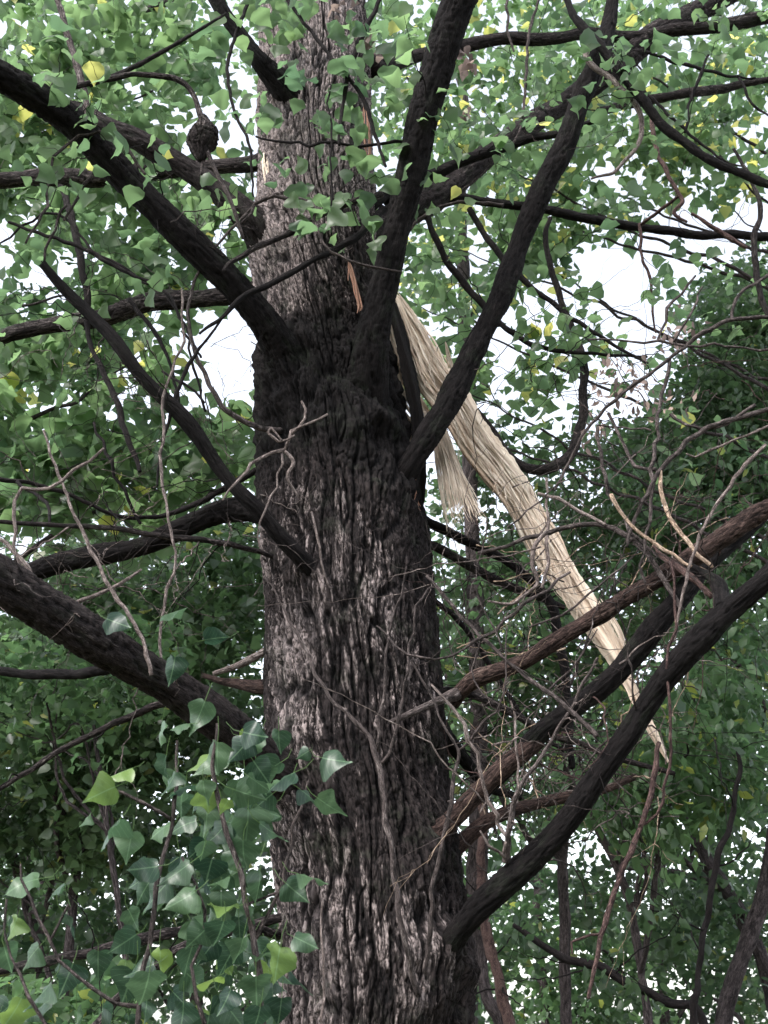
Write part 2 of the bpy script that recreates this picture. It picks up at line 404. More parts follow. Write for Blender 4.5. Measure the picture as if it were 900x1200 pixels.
disp = .040*(H-.66)+.014*low+(.005+.02*knob)*lump+.016*knob*pn(Xr*24, Yr*24, Zz*16)+.006*pn(Xr*45, Yr*45, Zz*30)*np.clip(H*1.5, 0, 1)
base = np.stack([Xz[:, None]+0*ct, TY+0*Zz*ct, Zz], -1); rad = np.stack([ct+0*Zz, st+0*Zz, 0*Zz*ct], -1)
V = base+rad*(Rz[:, None, None])
collars = [(338, 420, 4.42, .13, .06), (428, 478, 4.38, .11, .055), (470, 570, 4.45, .10, .05), (368, 672, 4.36, .08, .05), (335, 905, 4.40, .17, .07), (515, 985, 4.5, .13, .05), (512, 1130, 4.45, .17, .10),
           (420, 505, 4.35, .14, .035), (306, 265, 4.6, .12, .05), (312, 105, 4.5, .13, .05), (350, 470, 4.38, .09, .025), (455, 440, 4.5, .12, .03), (480, 1010, 4.4, .09, .035), (350, 960, 4.4, .12, .03), (500, 1060, 4.42, .08, .03), (345, 1080, 4.4, .10, .02)]
for (x, y, Y, s_, a_) in collars:
    c = Pv(x, y, Y); d2 = ((V-c)**2).sum(-1); g_ = np.exp(-d2/(2*s_*s_))
    disp = disp+a_*g_*(.75+.5*lump)
foot = np.exp(-np.clip(Zz, 0, 9)/.35)
disp = disp+.16*foot*(1+.7*np.sin(5*th[None]+1))
V = V+rad*disp[..., None]
# paleness of the weathered bark (large patches) plus painted side light; dark wet zone under the fork
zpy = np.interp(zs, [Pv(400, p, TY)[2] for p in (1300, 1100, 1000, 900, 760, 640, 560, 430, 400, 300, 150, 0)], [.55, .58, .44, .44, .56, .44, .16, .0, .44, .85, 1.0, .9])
side = .24*np.cos(th-math.radians(212))[None]-.06  # painted light: paler on the lit left front, darker on the shaded right
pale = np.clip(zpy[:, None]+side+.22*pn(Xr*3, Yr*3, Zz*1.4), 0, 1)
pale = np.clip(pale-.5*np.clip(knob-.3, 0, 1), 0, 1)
n = len(zs); idx = np.arange(n*SEG).reshape(n, SEG); nx = np.roll(idx, -1, 1)
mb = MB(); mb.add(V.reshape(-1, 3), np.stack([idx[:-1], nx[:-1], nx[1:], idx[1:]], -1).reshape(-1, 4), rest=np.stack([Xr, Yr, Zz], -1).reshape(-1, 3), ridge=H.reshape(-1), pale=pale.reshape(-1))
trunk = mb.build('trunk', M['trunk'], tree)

BR = []   # (name, points q, radius) for twigs
def branch(spec, mat='bough', parent=None, name='branch', rough=.22, wig=.5, label=None, pale=.5, jag=0, wk=.80, **kw):
    W_ = max(s_[3] for s_ in spec)
    pp = px_pts(spec, wk if W_ > 12 else .78)
    if W_ > 18: pp[0][3] *= 1.5; pp[1][3] *= 1.14
    mb = MB(); q = tube(mb, pp, rough, wig=wig*.8, pale=pale, jag=jag, **kw)
    o = mb.build(name, M[mat], parent or tree)
    if label: o['label'] = label
    return o, q

def add_twigs(o, q, n, mat='dtwig', L=(.25, .7), r=(.0016, .004), f=(.2, 1.), droop=.4, up=0., leaves=None, side=2, wob=1.1, bias=(0, 0, 0)):
    for i in range(n):
        k = int((f[0]+(f[1]-f[0])*random.random())*(len(q)-1)); p = q[k, :3]
        d = q[min(k+2, len(q)-1), :3]-q[max(k-2, 0), :3]; d = d/(np.linalg.norm(d)+1e-9)
        dd = nrm(d*.7+RNG.normal(size=3)*.75+np.array([0, -.1, up])+np.array(bias))
        Lk = random.uniform(*L); rk = random.uniform(*r)
        c = crook(p, dd, Lk, rk, 9, wob, droop); mb = MB(); tube(mb, c, .15, wig=.8)
        ends = [c[-1][:3]]
        for j in range(random.randint(0, side)):
            a = c[random.randint(2, 7)]; c2 = crook(a[:3], nrm(dd+RNG.normal(size=3)*.8), Lk*random.uniform(.25, .55), a[3]*.7, 6, wob, droop); tube(mb, c2, .15, wig=.8); ends.append(c2[-1][:3])
        t = mb.build('twig', M[mat], o)
        if leaves is not None: leaves.extend(ends+[c[6][:3]])

# ---- boughs in front of / beside the trunk
A, qA = branch([(345, 440, 4.52, 46), (320, 400, 4.36, 42), (283, 352, 4.22, 38), (200, 257, 3.98, 37), (110, 163, 3.76, 37), (30, 105, 3.56, 39), (-60, 60, 3.38, 40), (-200, 0, 3.2, 36)], wk=.90)
B, qB = branch([(424, 500, 4.52, 44), (432, 430, 4.34, 38), (445, 350, 4.2, 37), (462, 260, 4.04, 37), (485, 165, 3.88, 38), (515, 80, 3.74, 42), (543, 0, 3.6, 42), (575, -90, 3.45, 40), (620, -220, 3.3, 36)], wk=.90)
Cb, qC = branch([(452, 590, 4.62, 26), (478, 550, 4.46, 30), (520, 483, 4.38, 36), (560, 405, 4.33, 31), (600, 310, 4.28, 30), (640, 218, 4.2, 31), (675, 125, 4.15, 29), (698, 75, 4.12, 30), (714, 20, 4.1, 20), (728, -60, 4.05, 17), (735, -160, 4.0, 14)])
D, qD = branch([(380, 690, 4.45, 26), (352, 658, 4.28, 22), (310, 605, 4.18, 21), (262, 548, 4.08, 19), (215, 490, 4.0, 21), (165, 440, 3.94, 18), (120, 390, 3.9, 18), (82, 345, 3.86, 15), (50, 310, 3.82, 11)], jag=.02)
E6, q6 = branch([(370, 935, 4.6, 56), (335, 905, 4.42, 56), (300, 878, 4.28, 50), (250, 842, 4.1, 52), (180, 796, 3.9, 55), (100, 745, 3.68, 56), (30, 702, 3.5, 58), (-60, 655, 3.3, 60), (-220, 590, 3.0, 60)], 'limb', pale=.3, rough=.26, wk=.82)
Pb, qP = branch([(462, 1190, 4.8, 46), (490, 1150, 4.58, 44), (520, 1112, 4.42, 38), (560, 1065, 4.28, 36), (620, 1010, 4.18, 38), (660, 965, 4.1, 37), (700, 905, 4.0, 36), (740, 855, 3.92, 36), (785, 795, 3.84, 36), (825, 745, 3.76, 38), (850, 712, 3.72, 36), (900, 665, 3.62, 34), (990, 590, 3.45, 34), (1100, 520, 3.3, 30)], 'bough', wk=.76)
Kb, qK = branch([(470, 1010, 4.8, 24), (495, 990, 4.62, 24), (515, 972, 4.48, 23), (560, 930, 4.38, 25), (605, 890, 4.3, 26), (650, 850, 4.22, 28), (700, 805, 4.15, 30), (745, 762, 4.08, 32), (785, 712, 4.02, 32), (830, 660, 4.1, 24), (900, 600, 4.2, 22), (980, 540, 4.3, 20)], 'bough')
# orange-brown peeled base of that bough
mb = MB(); tube(mb, px_pts([(506, 980, 4.44, 27), (530, 958, 4.39, 26), (560, 930, 4.355, 27), (605, 890, 4.28, 27), (632, 866, 4.25, 24)], .81), .2, wig=.3); o = mb.build('bark_patch', M['brown'], Kb); o['label'] = 'bare reddish brown lower length of the bough'
Jb, qJ = branch([(528, 822, 4.5, 16), (560, 800, 4.4, 21), (600, 778, 4.3, 22), (650, 752, 4.22, 23), (700, 722, 4.14, 24), (750, 693, 4.06, 24), (800, 660, 4.0, 27), (850, 630, 3.95, 27), (900, 598, 3.9, 28), (1000, 535, 3.8, 26), (1100, 480, 3.7, 22)], 'brown', name='branch')
mb = MB(); tube(mb, px_pts([(456, 846, 4.28, 4), (480, 836, 4.3, 7), (510, 822, 4.36, 9), (535, 814, 4.44, 14)]), .3); mb.build('branch_tip', M['gtwig'], Jb)
Mb, qM = branch([(520, 1005, 4.7, 20), (545, 988, 4.72, 20), (580, 962, 4.72, 20), (620, 943, 4.74, 17), (670, 934, 4.76, 15), (705, 928, 4.78, 12), (735, 913, 4.8, 9)], 'brown', jag=.05)
F1, qF = branch([(435, 80, 4.75, 22), (469, 70, 4.85, 19), (505, 60, 4.95, 18), (547, 52, 5.02, 18), (617, 46, 5.1, 17), (680, 42, 5.2, 16), (740, 44, 5.3, 17), (790, 38, 5.35, 17), (850, 27, 5.4, 18), (910, 19, 5.45, 18), (1010, 5, 5.5, 17)], 'limb', pale=.4)
E1, qE = branch([(425, 300, 4.75, 40), (460, 262, 4.85, 42), (510, 225, 5.0, 38), (560, 190, 5.1, 34), (610, 158, 5.2, 31), (660, 122, 5.3, 30), (715, 80, 5.35, 34), (760, 47, 5.4, 34), (810, 18, 5.5, 32), (870, -25, 5.6, 30), (950, -90, 5.7, 28)], 'limb', pale=.45)
G1, qG = branch([(450, 232, 4.9, 18), (500, 228, 5.0, 16), (545, 232, 5.05, 14), (600, 240, 5.1, 13), (700, 259, 5.15, 13), (760, 268, 5.2, 12), (830, 274, 5.25, 12), (910, 277, 5.3, 12), (1000, 275, 5.3, 11)], 'bough')
H1, qH = branch([(425, 250, 4.6, 14), (470, 215, 4.7, 17), (510, 202, 4.75, 17), (560, 182, 4.72, 15), (610, 165, 4.7, 13), (660, 155, 4.6, 10), (700, 140, 4.5, 7)], 'bough')
# thin boughs that swing across the trunk face
S1, qS1 = branch([(447, 228, 4.2, 11), (425, 233, 4.12, 10), (380, 250, 4.08, 9), (340, 272, 4.05, 9), (305, 288, 4.02, 8), (275, 305, 4.0, 7), (262, 318, 3.98, 5)], 'limb')
S2, qS2 = branch([(450, 245, 4.2, 12), (432, 262, 4.14, 12), (410, 282, 4.1, 11), (370, 305, 4.06, 9), (330, 325, 4.02, 9), (290, 345, 4.0, 8), (262, 368, 3.96, 6), (235, 392, 3.92, 4)], 'bough')
# left side, behind the boughs
L1, qL1 = branch([(330, 185, 4.75, 22), (290, 192, 4.85, 20), (230, 196, 4.95, 20), (180, 198, 5.0, 26), (120, 205, 5.05, 27), (60, 208, 5.1, 25), (0, 211, 5.15, 23), (-90, 214, 5.2, 22)], 'limb', pale=.65)
L2, qL2 = branch([(330, 335, 4.75, 26), (290, 343, 4.85, 24), (240, 350, 4.95, 26), (180, 357, 5.05, 27), (120, 368, 5.12, 25), (60, 379, 5.2, 23), (20, 387, 5.22, 21), (0, 395, 5.25, 16), (-70, 405, 5.3, 13)], 'limb', pale=.6)
L3, qL3 = branch([(318, 282, 4.6, 46), (290, 256, 4.5, 38), (250, 224, 4.45, 34), (205, 188, 4.42, 32), (165, 163, 4.4, 30), (130, 147, 4.4, 28), (95, 128, 4.4, 26), (40, 105, 4.4, 24), (-50, 80, 4.4, 22)], 'limb', pale=.35)
L4, qL4 = branch([(350, 125, 4.5, 34), (325, 100, 4.4, 32), (303, 75, 4.3, 25), (285, 48, 4.25, 21), (265, 20, 4.2, 20), (240, -20, 4.15, 20), (190, -90, 4.1, 18)], 'bough')
L5, qL5 = branch([(330, 600, 4.75, 32), (290, 603, 4.85, 32), (250, 607, 4.9, 32), (200, 620, 4.95, 31), (130, 644, 5.0, 30), (60, 664, 5.05, 29), (0, 684, 5.1, 27), (-80, 705, 5.15, 25)], 'bough', rough=.25)
L7, qL7 = branch([(178, 792, 3.9, 12), (140, 782, 4.0, 14), (105, 788, 4.05, 15), (60, 791, 4.1, 14), (0, 787, 4.15, 13), (-60, 780, 4.2, 12)], 'bough')
L8, qL8 = branch([(215, 822, 4.1, 8), (175, 830, 4.1, 11), (130, 850, 4.1, 10), (80, 875, 4.1, 9), (30, 905, 4.1, 8), (-20, 935, 4.1, 7), (-80, 960, 4.1, 6)], 'limb', pale=.6)
L9, qL9 = branch([(330, 1095, 4.6, 12), (285, 1088, 4.4, 13), (215, 1090, 4.2, 15), (160, 1102, 4.15, 15), (100, 1117, 4.1, 13), (40, 1130, 4.05, 13), (-20, 1140, 4.0, 12), (-80, 1145, 4, 11)], 'limb', pale=.6)
L10, qL10 = branch([(335, 1075, 4.6, 14), (290, 1085, 4.55, 13), (215, 1110, 4.5, 13), (170, 1145, 4.45, 13), (135, 1175, 4.4, 13), (110, 1205, 4.4, 12), (60, 1250, 4.3, 10)], 'limb', pale=.75)
L11, qL11 = branch([(70, 215, 5.1, 10), (80, 240, 5.0, 10), (93, 300, 4.9, 11), (102, 350, 4.9, 10), (106, 400, 4.9, 7), (130, 455, 4.85, 9), (147, 505, 4.8, 9), (165, 553, 4.8, 6)], 'dtwig')
L12, qL12 = branch([(330, 655, 4.5, 7), (260, 636, 4.3, 9), (190, 628, 4.2, 9), (120, 618, 4.15, 8), (60, 615, 4.1, 7), (0, 612, 4.05, 6), (-40, 612, 4, 6)], 'limb')
L13, qL13 = branch([(320, 540, 4.7, 10), (240, 585, 4.8, 9), (195, 603, 4.85, 7), (140, 605, 4.7, 6), (70, 575, 4.6, 6), (0, 560, 4.5, 7), (-40, 545, 4.5, 7)], 'dtwig')
L14, qL14 = branch([(330, 505, 4.42, 9), (300, 500, 4.3, 9), (265, 480, 4.22, 8), (240, 440, 4.18, 7), (225, 400, 4.15, 6), (222, 350, 4.1, 5), (245, 300, 4.1, 4), (300, 240, 4.1, 4), (330, 226, 4.1, 4), (360, 235, 4.1, 4)], 'gtwig')
# stub of broken branch at the left root of the trunk
L15, qL15 = branch([(335, 800, 4.7, 20), (300, 806, 4.75, 17), (265, 800, 4.8, 12), (245, 790, 4.82, 7)], 'brown', jag=.05)
mb = MB(); tube(mb, px_pts([(325, 755, 4.8, 9), (290, 775, 4.8, 8), (250, 790, 4.75, 6)]), .2); mb.build('branch', M['ptwig'], tree)
# gall on a drooping branch
K1, qK1 = branch([(55, 118, 3.66, 9), (85, 103, 3.7, 9), (120, 94, 3.72, 9), (165, 88, 3.75, 8), (203, 92, 3.78, 8), (226, 112, 3.8, 8), (236, 135, 3.8, 9), (240, 150, 3.8, 12)], 'limb', pale=.7)
mb = MB(); tube(mb, px_pts([(238, 136, 3.8, 8), (239, 146, 3.8, 16), (240, 157, 3.8, 27), (237, 168, 3.8, 31), (236, 178, 3.8, 22), (236, 190, 3.8, 8)]), .5, segs=36, ds=.003, wig=.2, bark=.3); g_ = mb.build('gall', M['limb'], K1); g_['label'] = 'rough round woody gall hanging at the tip'
for s_ in ([(240, 172, 3.79, 6), (255, 205, 3.79, 5), (272, 240, 3.8, 5), (285, 280, 3.85, 4)], [(238, 186, 3.8, 4), (236, 205, 3.8, 3)], [(105, 100, 3.72, 6), (150, 82, 3.75, 6), (200, 55, 3.75, 5), (265, 16, 3.75, 3)]):
    mb = MB(); tube(mb, px_pts(s_), .2); mb.build('twig', M['gtwig' if s_[0][0] != 105 else 'limb'], K1)
K2, _ = branch([(50, -40, 3.8, 9), (66, 0, 3.8, 9), (84, 55, 3.8, 10), (96, 100, 3.8, 10), (107, 152, 3.8, 9)], 'gtwig')
# right side upper details
R1, qR1 = branch([(655, -20, 4.0, 8), (672, 15, 4.0, 11), (692, 42, 4.0, 13), (722, 78, 4.0, 14), (755, 122, 4.0, 14), (790, 158, 4.0, 13), (840, 190, 4.0, 12), (905, 218, 4.0, 12), (1000, 245, 4.0, 10)], 'bough')
R2, qR2 = branch([(690, 50, 4.06, 9), (687, 62, 4.03, 9), (694, 77, 4.04, 9), (715, 92, 4.05, 8), (740, 115, 4.05, 8), (752, 145, 4.05, 8), (745, 175, 4.05, 6), (720, 200, 4.05, 5), (693, 210, 4.05, 3)], 'ptwig', label='pale peeled twig curling down from the fork')
R3, qR3 = branch([(700, 130, 5.4, 10), (740, 122, 5.5, 13), (800, 110, 5.5, 13), (850, 104, 5.6, 12), (905, 92, 5.6, 8)], 'limb', pale=.6)
R4, qR4 = branch([(645, 255, 5.2, 6), (620, 215, 5.1, 7), (632, 290, 5.2, 7)][:1]+[(640, 290, 5.2, 8), (655, 345, 5.2, 9), (675, 395, 5.2, 9), (684, 430, 5.15, 12), (683, 480, 5.1, 13), (672, 525, 5.05, 15), (650, 548, 5.0, 16), (622, 549, 5.0, 14), (598, 535, 5.0, 11), (578, 505, 5.0, 9), (560, 480, 5, 6)], 'limb', pale=.3)
R5, qR5 = branch([(500, 250, 4.9, 9), (520, 300, 4.95, 10), (555, 345, 5.0, 10), (600, 390, 5.0, 8), (640, 408, 5.0, 7), (700, 415, 5.0, 5), (760, 418, 5, 4)], 'dtwig')
R6, qR6 = branch([(550, 245, 4.9, 9), (575, 285, 4.9, 9), (610, 325, 4.9, 9), (660, 365, 4.9, 7), (720, 405, 4.9, 5), (760, 425, 4.9, 3)], 'dtwig')
R7, qR7 = branch([(860, 175, 4.3, 4), (890, 235, 4.3, 7), (884, 285, 4.3, 9), (890, 340, 4.3, 9), (905, 380, 4.3, 8)], 'limb')
R8, qR8 = branch([(475, 275, 4.6, 4), (500, 250, 4.6, 5), (540, 237, 4.6, 5), (590, 240, 4.7, 5)], 'gtwig')
R9, qR9 = branch([(480, 600, 4.8, 14), (510, 618, 4.9, 13), (560, 640, 4.95, 13), (605, 665, 5.0, 12), (640, 700, 5.0, 14), (655, 745, 5.0, 14), (662, 800, 5.0, 12), (668, 850, 5.0, 10), (670, 900, 5, 9)], 'bough')
R10, qR10 = branch([(480, 625, 4.8, 15), (520, 645, 4.9, 14), (570, 675, 4.95, 13), (620, 695, 5.0, 11), (660, 712, 5.05, 8)], 'limb', pale=.3)
R11, qR11 = branch([(500, 808, 4.8, 10), (540, 812, 4.9, 11), (590, 830, 4.95, 12), (625, 850, 4.95, 10), (700, 880, 4.9, 9), (790, 906, 4.9, 7)], 'limb')
R12, qR12 = branch([(490, 690, 4.8, 8), (540, 730, 5, 8), (580, 790, 5.1, 8), (620, 850, 5.1, 7), (660, 880, 5.1, 6)], 'dtwig')
R13, qR13 = branch([(505, 840, 4.7, 20), (540, 885, 4.9, 17), (570, 920, 5.0, 13), (610, 935, 5.1, 8)], 'bough')
R14, qR14 = branch([(850, 715, 3.72, 20), (838, 685, 3.8, 17), (815, 665, 3.85, 8), (790, 650, 3.9, 5)], 'bough')
R15, qR15 = branch([(835, 700, 3.82, 9), (805, 672, 3.85, 11), (780, 655, 3.9, 9), (765, 640, 3.95, 4)], 'red')
# the upper crown above the picture
ups = []
for i in range(9):
    a = i*2.4; z0 = random.uniform(7.2, min(11.5, ztop-.5)); p0 = np.array([np.interp(z0, ez, ex), TY, z0]); d = np.array([math.cos(a), math.sin(a), .55])
    mb = MB(); c = crook(p0, d, random.uniform(2.0, 3.2), .07, 9, .5); q = tube(mb, c, .2, segs=14, ds=.04); o = mb.build('branch', M['limb'], tree); ups.append((o, q))
for o, q in ups:
    cs = q[len(q)//3::max(1, len(q)//14), :3]; mb = MB(); clump_leaves(mb, cs+RNG.normal(size=cs.shape)*.25, 26, .5, .09, 4, .03); mb.build('foliage', M['leaf_top'], o)

# ---- shoots growing up across the face of the trunk
def shoot(paths, mat, label=None, name='shoot'):
    mb = MB()
    for s in paths: tube(mb, px_pts(s, .75), .12, wig=.7)
    o = mb.build(name, M[mat], tree)
    if label: o['label'] = label
    return o
shoot([[(490, 1165, 4.3, 11), (472, 1090, 4.2, 9), (460, 1010, 4.17, 9), (447, 930, 4.15, 9), (437, 870, 4.15, 8), (400, 830, 4.15, 6), (375, 800, 4.16, 6), (355, 755, 4.18, 5), (325, 700, 4.2, 3), (308, 675, 4.2, 2)],
       [(441, 880, 4.15, 6), (445, 820, 4.13, 5), (455, 750, 4.12, 4), (468, 700, 4.12, 3), (478, 665, 4.12, 2)],
       [(447, 895, 4.15, 5), (462, 860, 4.13, 5), (475, 800, 4.12, 4), (482, 740, 4.13, 4), (495, 700, 4.15, 3), (510, 685, 4.2, 3)]], 'gtwig', 'grey forked shoot climbing the middle of the trunk')
shoot([[(498, 1140, 4.22, 9), (504, 1080, 4.16, 8), (512, 1010, 4.13, 7), (526, 950, 4.1, 7), (534, 900, 4.1, 6), (537, 880, 4.1, 5), (520, 850, 4.1, 4), (500, 805, 4.1, 4), (482, 775, 4.1, 3)], [(537, 880, 4.1, 4), (560, 855, 4.05, 4), (590, 815, 4.0, 3), (595, 735, 4.0, 2)]], 'gtwig', 'straight shoot beside the lower right bough')
shoot([[(380, 1215, 4.1, 5), (381, 1150, 4.1, 4), (378, 1100, 4.1, 4), (373, 1060, 4.1, 3)]], 'ptwig', 'short pale shoot low on the trunk')
shoot([[(340, 530, 4.2, 2), (350, 500, 4.15, 3), (345, 520, 4.15, 5)][:0] + [(330, 526, 4.15, 5), (345, 540, 4.13, 6), (336, 560, 4.13, 5), (350, 583, 4.15, 3)],
       [(333, 528, 4.15, 5), (342, 505, 4.13, 5), (355, 500, 4.12, 4), (385, 487, 4.12, 3)], [(342, 508, 4.13, 4), (358, 490, 4.12, 4), (355, 470, 4.12, 3)], [(333, 527, 4.15, 5), (305, 535, 4.1, 5), (280, 560, 4.05, 4), (262, 585, 4.0, 3)],
       [(345, 510, 4.13, 4), (325, 515, 4.1, 4), (312, 508, 4.1, 4), (318, 502, 4.1, 3), (330, 515, 4.1, 3)], [(330, 530, 4.15, 4), (325, 570, 4.12, 3), (308, 600, 4.1, 3), (300, 640, 4.1, 2)], [(365, 600, 4.25, 3), (373, 640, 4.2, 4), (385, 690, 4.25, 2)]], 'ptwig', 'tangle of white crooked twigs on the dark bark', 'twig_cluster')
shoot([[(300, 295, 4.05, 4), (330, 268, 3.98, 4)][:0]+[(283, 262, 4.0, 4), (310, 232, 3.98, 5), (350, 232, 3.96, 5), (372, 245, 3.95, 5), (368, 262, 3.95, 5), (380, 285, 3.95, 4), (410, 308, 3.97, 4), (468, 318, 4.0, 3)]], 'gtwig', 'pale curled twig across the upper trunk')

# ---- exposed reddish wound where the strip tore away
def strips(mb, line, width, n, th=(.003, .008), wd=(.006, .018), ends=(.0, .12), jitter=.012, tone=(.3, 1), wavy=.01, seed=0):
    """n torn slivers running along a centreline. line rows: px,py,Y ; width rows in px"""
    pts = np.array([[*P(x, y, Y)[0], wv*.38*P(x, y, Y)[1]/F] for (x, y, Y), wv in zip(line, width)])
    q = spline(pts, .012); c = q[:, :3]; W = q[:, 3]
    T = nrm(np.gradient(c, axis=0)); view = nrm(np.array([0, 0, CAMZ])-c); S = nrm(np.cross(T, view)); Nn = np.cross(S, T)
    tw = .5*np.sin(np.linspace(0, 3.2, len(c)))[:, None]; S2 = S*np.cos(tw)+Nn*np.sin(tw); N2 = np.cross(S2, T)
    s = np.concatenate([[0], np.cumsum(np.linalg.norm(np.diff(c, axis=0), axis=1))])
    L = len(c)
    for i in range(n):
        u = random.uniform(-1, 1); a = int(L*max(0, random.triangular(-.02, ends[0]+.02, 0))); b = int(L*(1-abs(random.triangular(0, ends[1]*1.6, 0))))
        if random.random() < .25: b = int(L*random.uniform(.35, .9))
        if b-a < 8: continue
        ii = np.arange(a, b); f = (ii-a)/(b-a); ff = np.minimum(1, np.minimum(f*9, (1-f)*6))**.7
        w_ = random.uniform(*wd)*ff*.5; t_ = random.uniform(*th)*ff*.5
        sd0 = random.random()*99; du = wavy*pn(s[ii]*4, s[ii]*0+sd0, s[ii]*0); dn = jitter*(pn(s[ii]*3.2, s[ii]*0+sd0, s[ii]*0+9)+random.uniform(-.6, .6))-.035*(u*u)
        fray = (np.clip(f-.8, 0, 1)*5)**2*random.uniform(-.02, .02)
        cc = c[ii]+S2[ii]*(u*W[ii]+du+fray)[:, None]+N2[ii]*dn[:, None]
        tilt = random.uniform(-.6, .6); s3 = S2[ii]*math.cos(tilt)+N2[ii]*math.sin(tilt); n3 = N2[ii]*math.cos(tilt)-S2[ii]*math.sin(tilt)
        V = np.stack([cc-s3*w_[:, None], cc+n3*t_[:, None], cc+s3*w_[:, None], cc-n3*t_[:, None]], 1).reshape(-1, 3)
        k = len(ii); idx = np.arange(k*4).reshape(k, 4); nx = np.roll(idx, -1, 1)
        rest = np.stack([np.tile([0, .01, .02, .03], k)+sd0+u, np.zeros(k*4), np.repeat(s[ii], 4)], -1)
        mb.add(V, np.stack([idx[:-1], nx[:-1], nx[1:], idx[1:]], -1).reshape(-1, 4), rest=rest, tone=np.full(k*4, random.uniform(*tone)), ridge=np.full(k*4, .7), pale=np.full(k*4, .5))

mb = MB()
strips(mb, [(462, 340, 4.62), (471, 362, 4.61), (489, 400, 4.60), (509, 440, 4.60), (538, 480, 4.62), (561, 520, 4.64), (601, 570, 4.66), (629, 620, 4.68), (659, 670, 4.68), (694, 725, 4.66), (714, 755, 4.64)],
       [10, 30, 54, 64, 60, 58, 56, 50, 46, 42, 30], 44, ends=(.35, .25), th=(.002, .006), wd=(.006, .026), jitter=.022, wavy=.02, tone=(.1, 1))
for i in range(26):
    x_, y_ = [(480, 385), (500, 425), (540, 480), (575, 535), (600, 560), (615, 600), (640, 640), (655, 670)][i % 8]; x_ += random.uniform(-14, 10); l_ = random.uniform(25, 75)
    strips(mb, [(x_, y_, 4.61), (x_+l_*.3, y_+l_*.5, 4.58), (x_+l_*random.uniform(.2, .65), y_+l_, 4.55)], [6, 7, 3], 3, ends=(.2, .2), th=(.001, .002), wd=(.0015, .006), jitter=.02)
# a thick continuous heart to the strip
def slab(mb, line, width, thick, mtone=.7, nu=30, jig=.004):
    pts = np.array([[*P(x, y, Y)[0], wv*.38*P(x, y, Y)[1]/F] for (x, y, Y), wv in zip(line, width)])
    q = spline(pts, .01); c = q[:, :3]; W = q[:, 3]; T = nrm(np.gradient(c, axis=0)); view = nrm(np.array([0, 0, CAMZ])-c); S = nrm(np.cross(T, view)); Nn = np.cross(S, T)
    s = np.concatenate([[0], np.cumsum(np.linalg.norm(np.diff(c, axis=0), axis=1))]); L = len(c)
    th = np.linspace(0, 2*math.pi, nu*2, endpoint=False); sd0 = random.random()*40
    u = np.cos(th)[None]+0*s[:, None]; v = np.sin(th)[None]; sg = s[:, None]+0*u
    rg = jig*(pn(u*22+sd0, v*3+0*sg, sg*1.3)+.6*pn(u*50, v*5+0*sg, sg*2+sd0))
    edge = 1+.22*pn(u*2, v*2+0*sg, sg*5)+.12*pn(u*2+7, v*2+0*sg, sg*14)+.08*pn(u*2, v*2+0*sg, sg*40)
    V = c[:, None]+S[:, None]*(u*W[:, None]*edge)[..., None]+Nn[:, None]*(v*thick*np.minimum(1, W[:, None]/.02)+rg*np.sign(v)-.03*u*u+.010*np.sin(u*5+sg*6))[..., None]
    k = len(th); idx = np.arange(L*k).reshape(L, k); nx = np.roll(idx, -1, 1)
    mb.add(V.reshape(-1, 3), np.stack([idx[:-1], nx[:-1], nx[1:], idx[1:]], -1).reshape(-1, 4), rest=np.stack([u*.08+sd0, 0*u+v*.02, sg], -1).reshape(-1, 3), tone=np.clip(mtone+.5*pn(u*4, v+0*sg, sg*1.5).reshape(-1), 0, 1), ridge=np.full(L*k, .7), pale=np.full(L*k, .5))
slab(mb, [(462, 345, 4.64), (471, 362, 4.64), (489, 400, 4.63), (509, 440, 4.63), (538, 480, 4.65), (561, 520, 4.67), (601, 570, 4.69), (629, 620, 4.71), (659, 670, 4.71), (694, 725, 4.68), (714, 757, 4.66), (730, 785, 4.65), (745, 818, 4.63), (764, 856, 4.61), (783, 893, 4.6)],
     [8, 24, 42, 50, 48, 52, 50, 42, 42, 40, 34, 20, 15, 13, 3], .009)
wood = mb.build('torn_strip', M['wood'], tree); wood['label'] = 'long pale strip of freshly torn wood hanging down to the right of the trunk'
mb = MB()
strips(mb, [(512, 492, 4.54), (522, 525, 4.52), (534, 562, 4.50), (545, 600, 4.50), (550, 616, 4.5)], [18, 30, 44, 60, 64], 190, th=(.0015, .003), wd=(.002, .006), ends=(.1, .3), jitter=.02)
strips(mb, [(508, 492, 4.6), (522, 520, 4.6), (536, 555, 4.6), (546, 585, 4.6)], [16, 24, 32, 34], 26, ends=(.1, .1))
o = mb.build('splinter_tuft', M['wood'], wood); o['label'] = 'frayed tuft of fibres dangling below the bough'
mb = MB()
mb = MB()
strips(mb, [(448, 350, 4.66), (458, 400, 4.68), (472, 445, 4.68), (492, 485, 4.66), (515, 510, 4.64)], [10, 24, 34, 34, 24], 46, ends=(.2, .3))
mb.build('splinter', M['wood'], wood)
mb = MB()
strips(mb, [(452, 410, 4.72), (462, 460, 4.74), (478, 505, 4.74), (487, 560, 4.72), (490, 640, 4.7)], [6, 18, 22, 14, 5], 26, ends=(.2, .5), tone=(.1, .8))
mb.build('splinter', M['wood'], wood)
mb = MB()
strips(mb, [(530, 470, 4.5), (538, 520, 4.5), (536, 555, 4.52), (552, 575, 4.5)], [3, 3, 3, 3], 3, th=(.001, .002), wd=(.002, .004), ends=(.1, .1))
mb.build('splinter', M['wood'], wood)
mb = MB()
strips(mb, [(522, 400, 4.5), (530, 430, 4.55), (542, 470, 4.6)], [3, 8, 10], 9, ends=(.1, .1), th=(.001, .003), wd=(.003, .008))
mb.build('splinter', M['wood'], wood)
mb = MB()
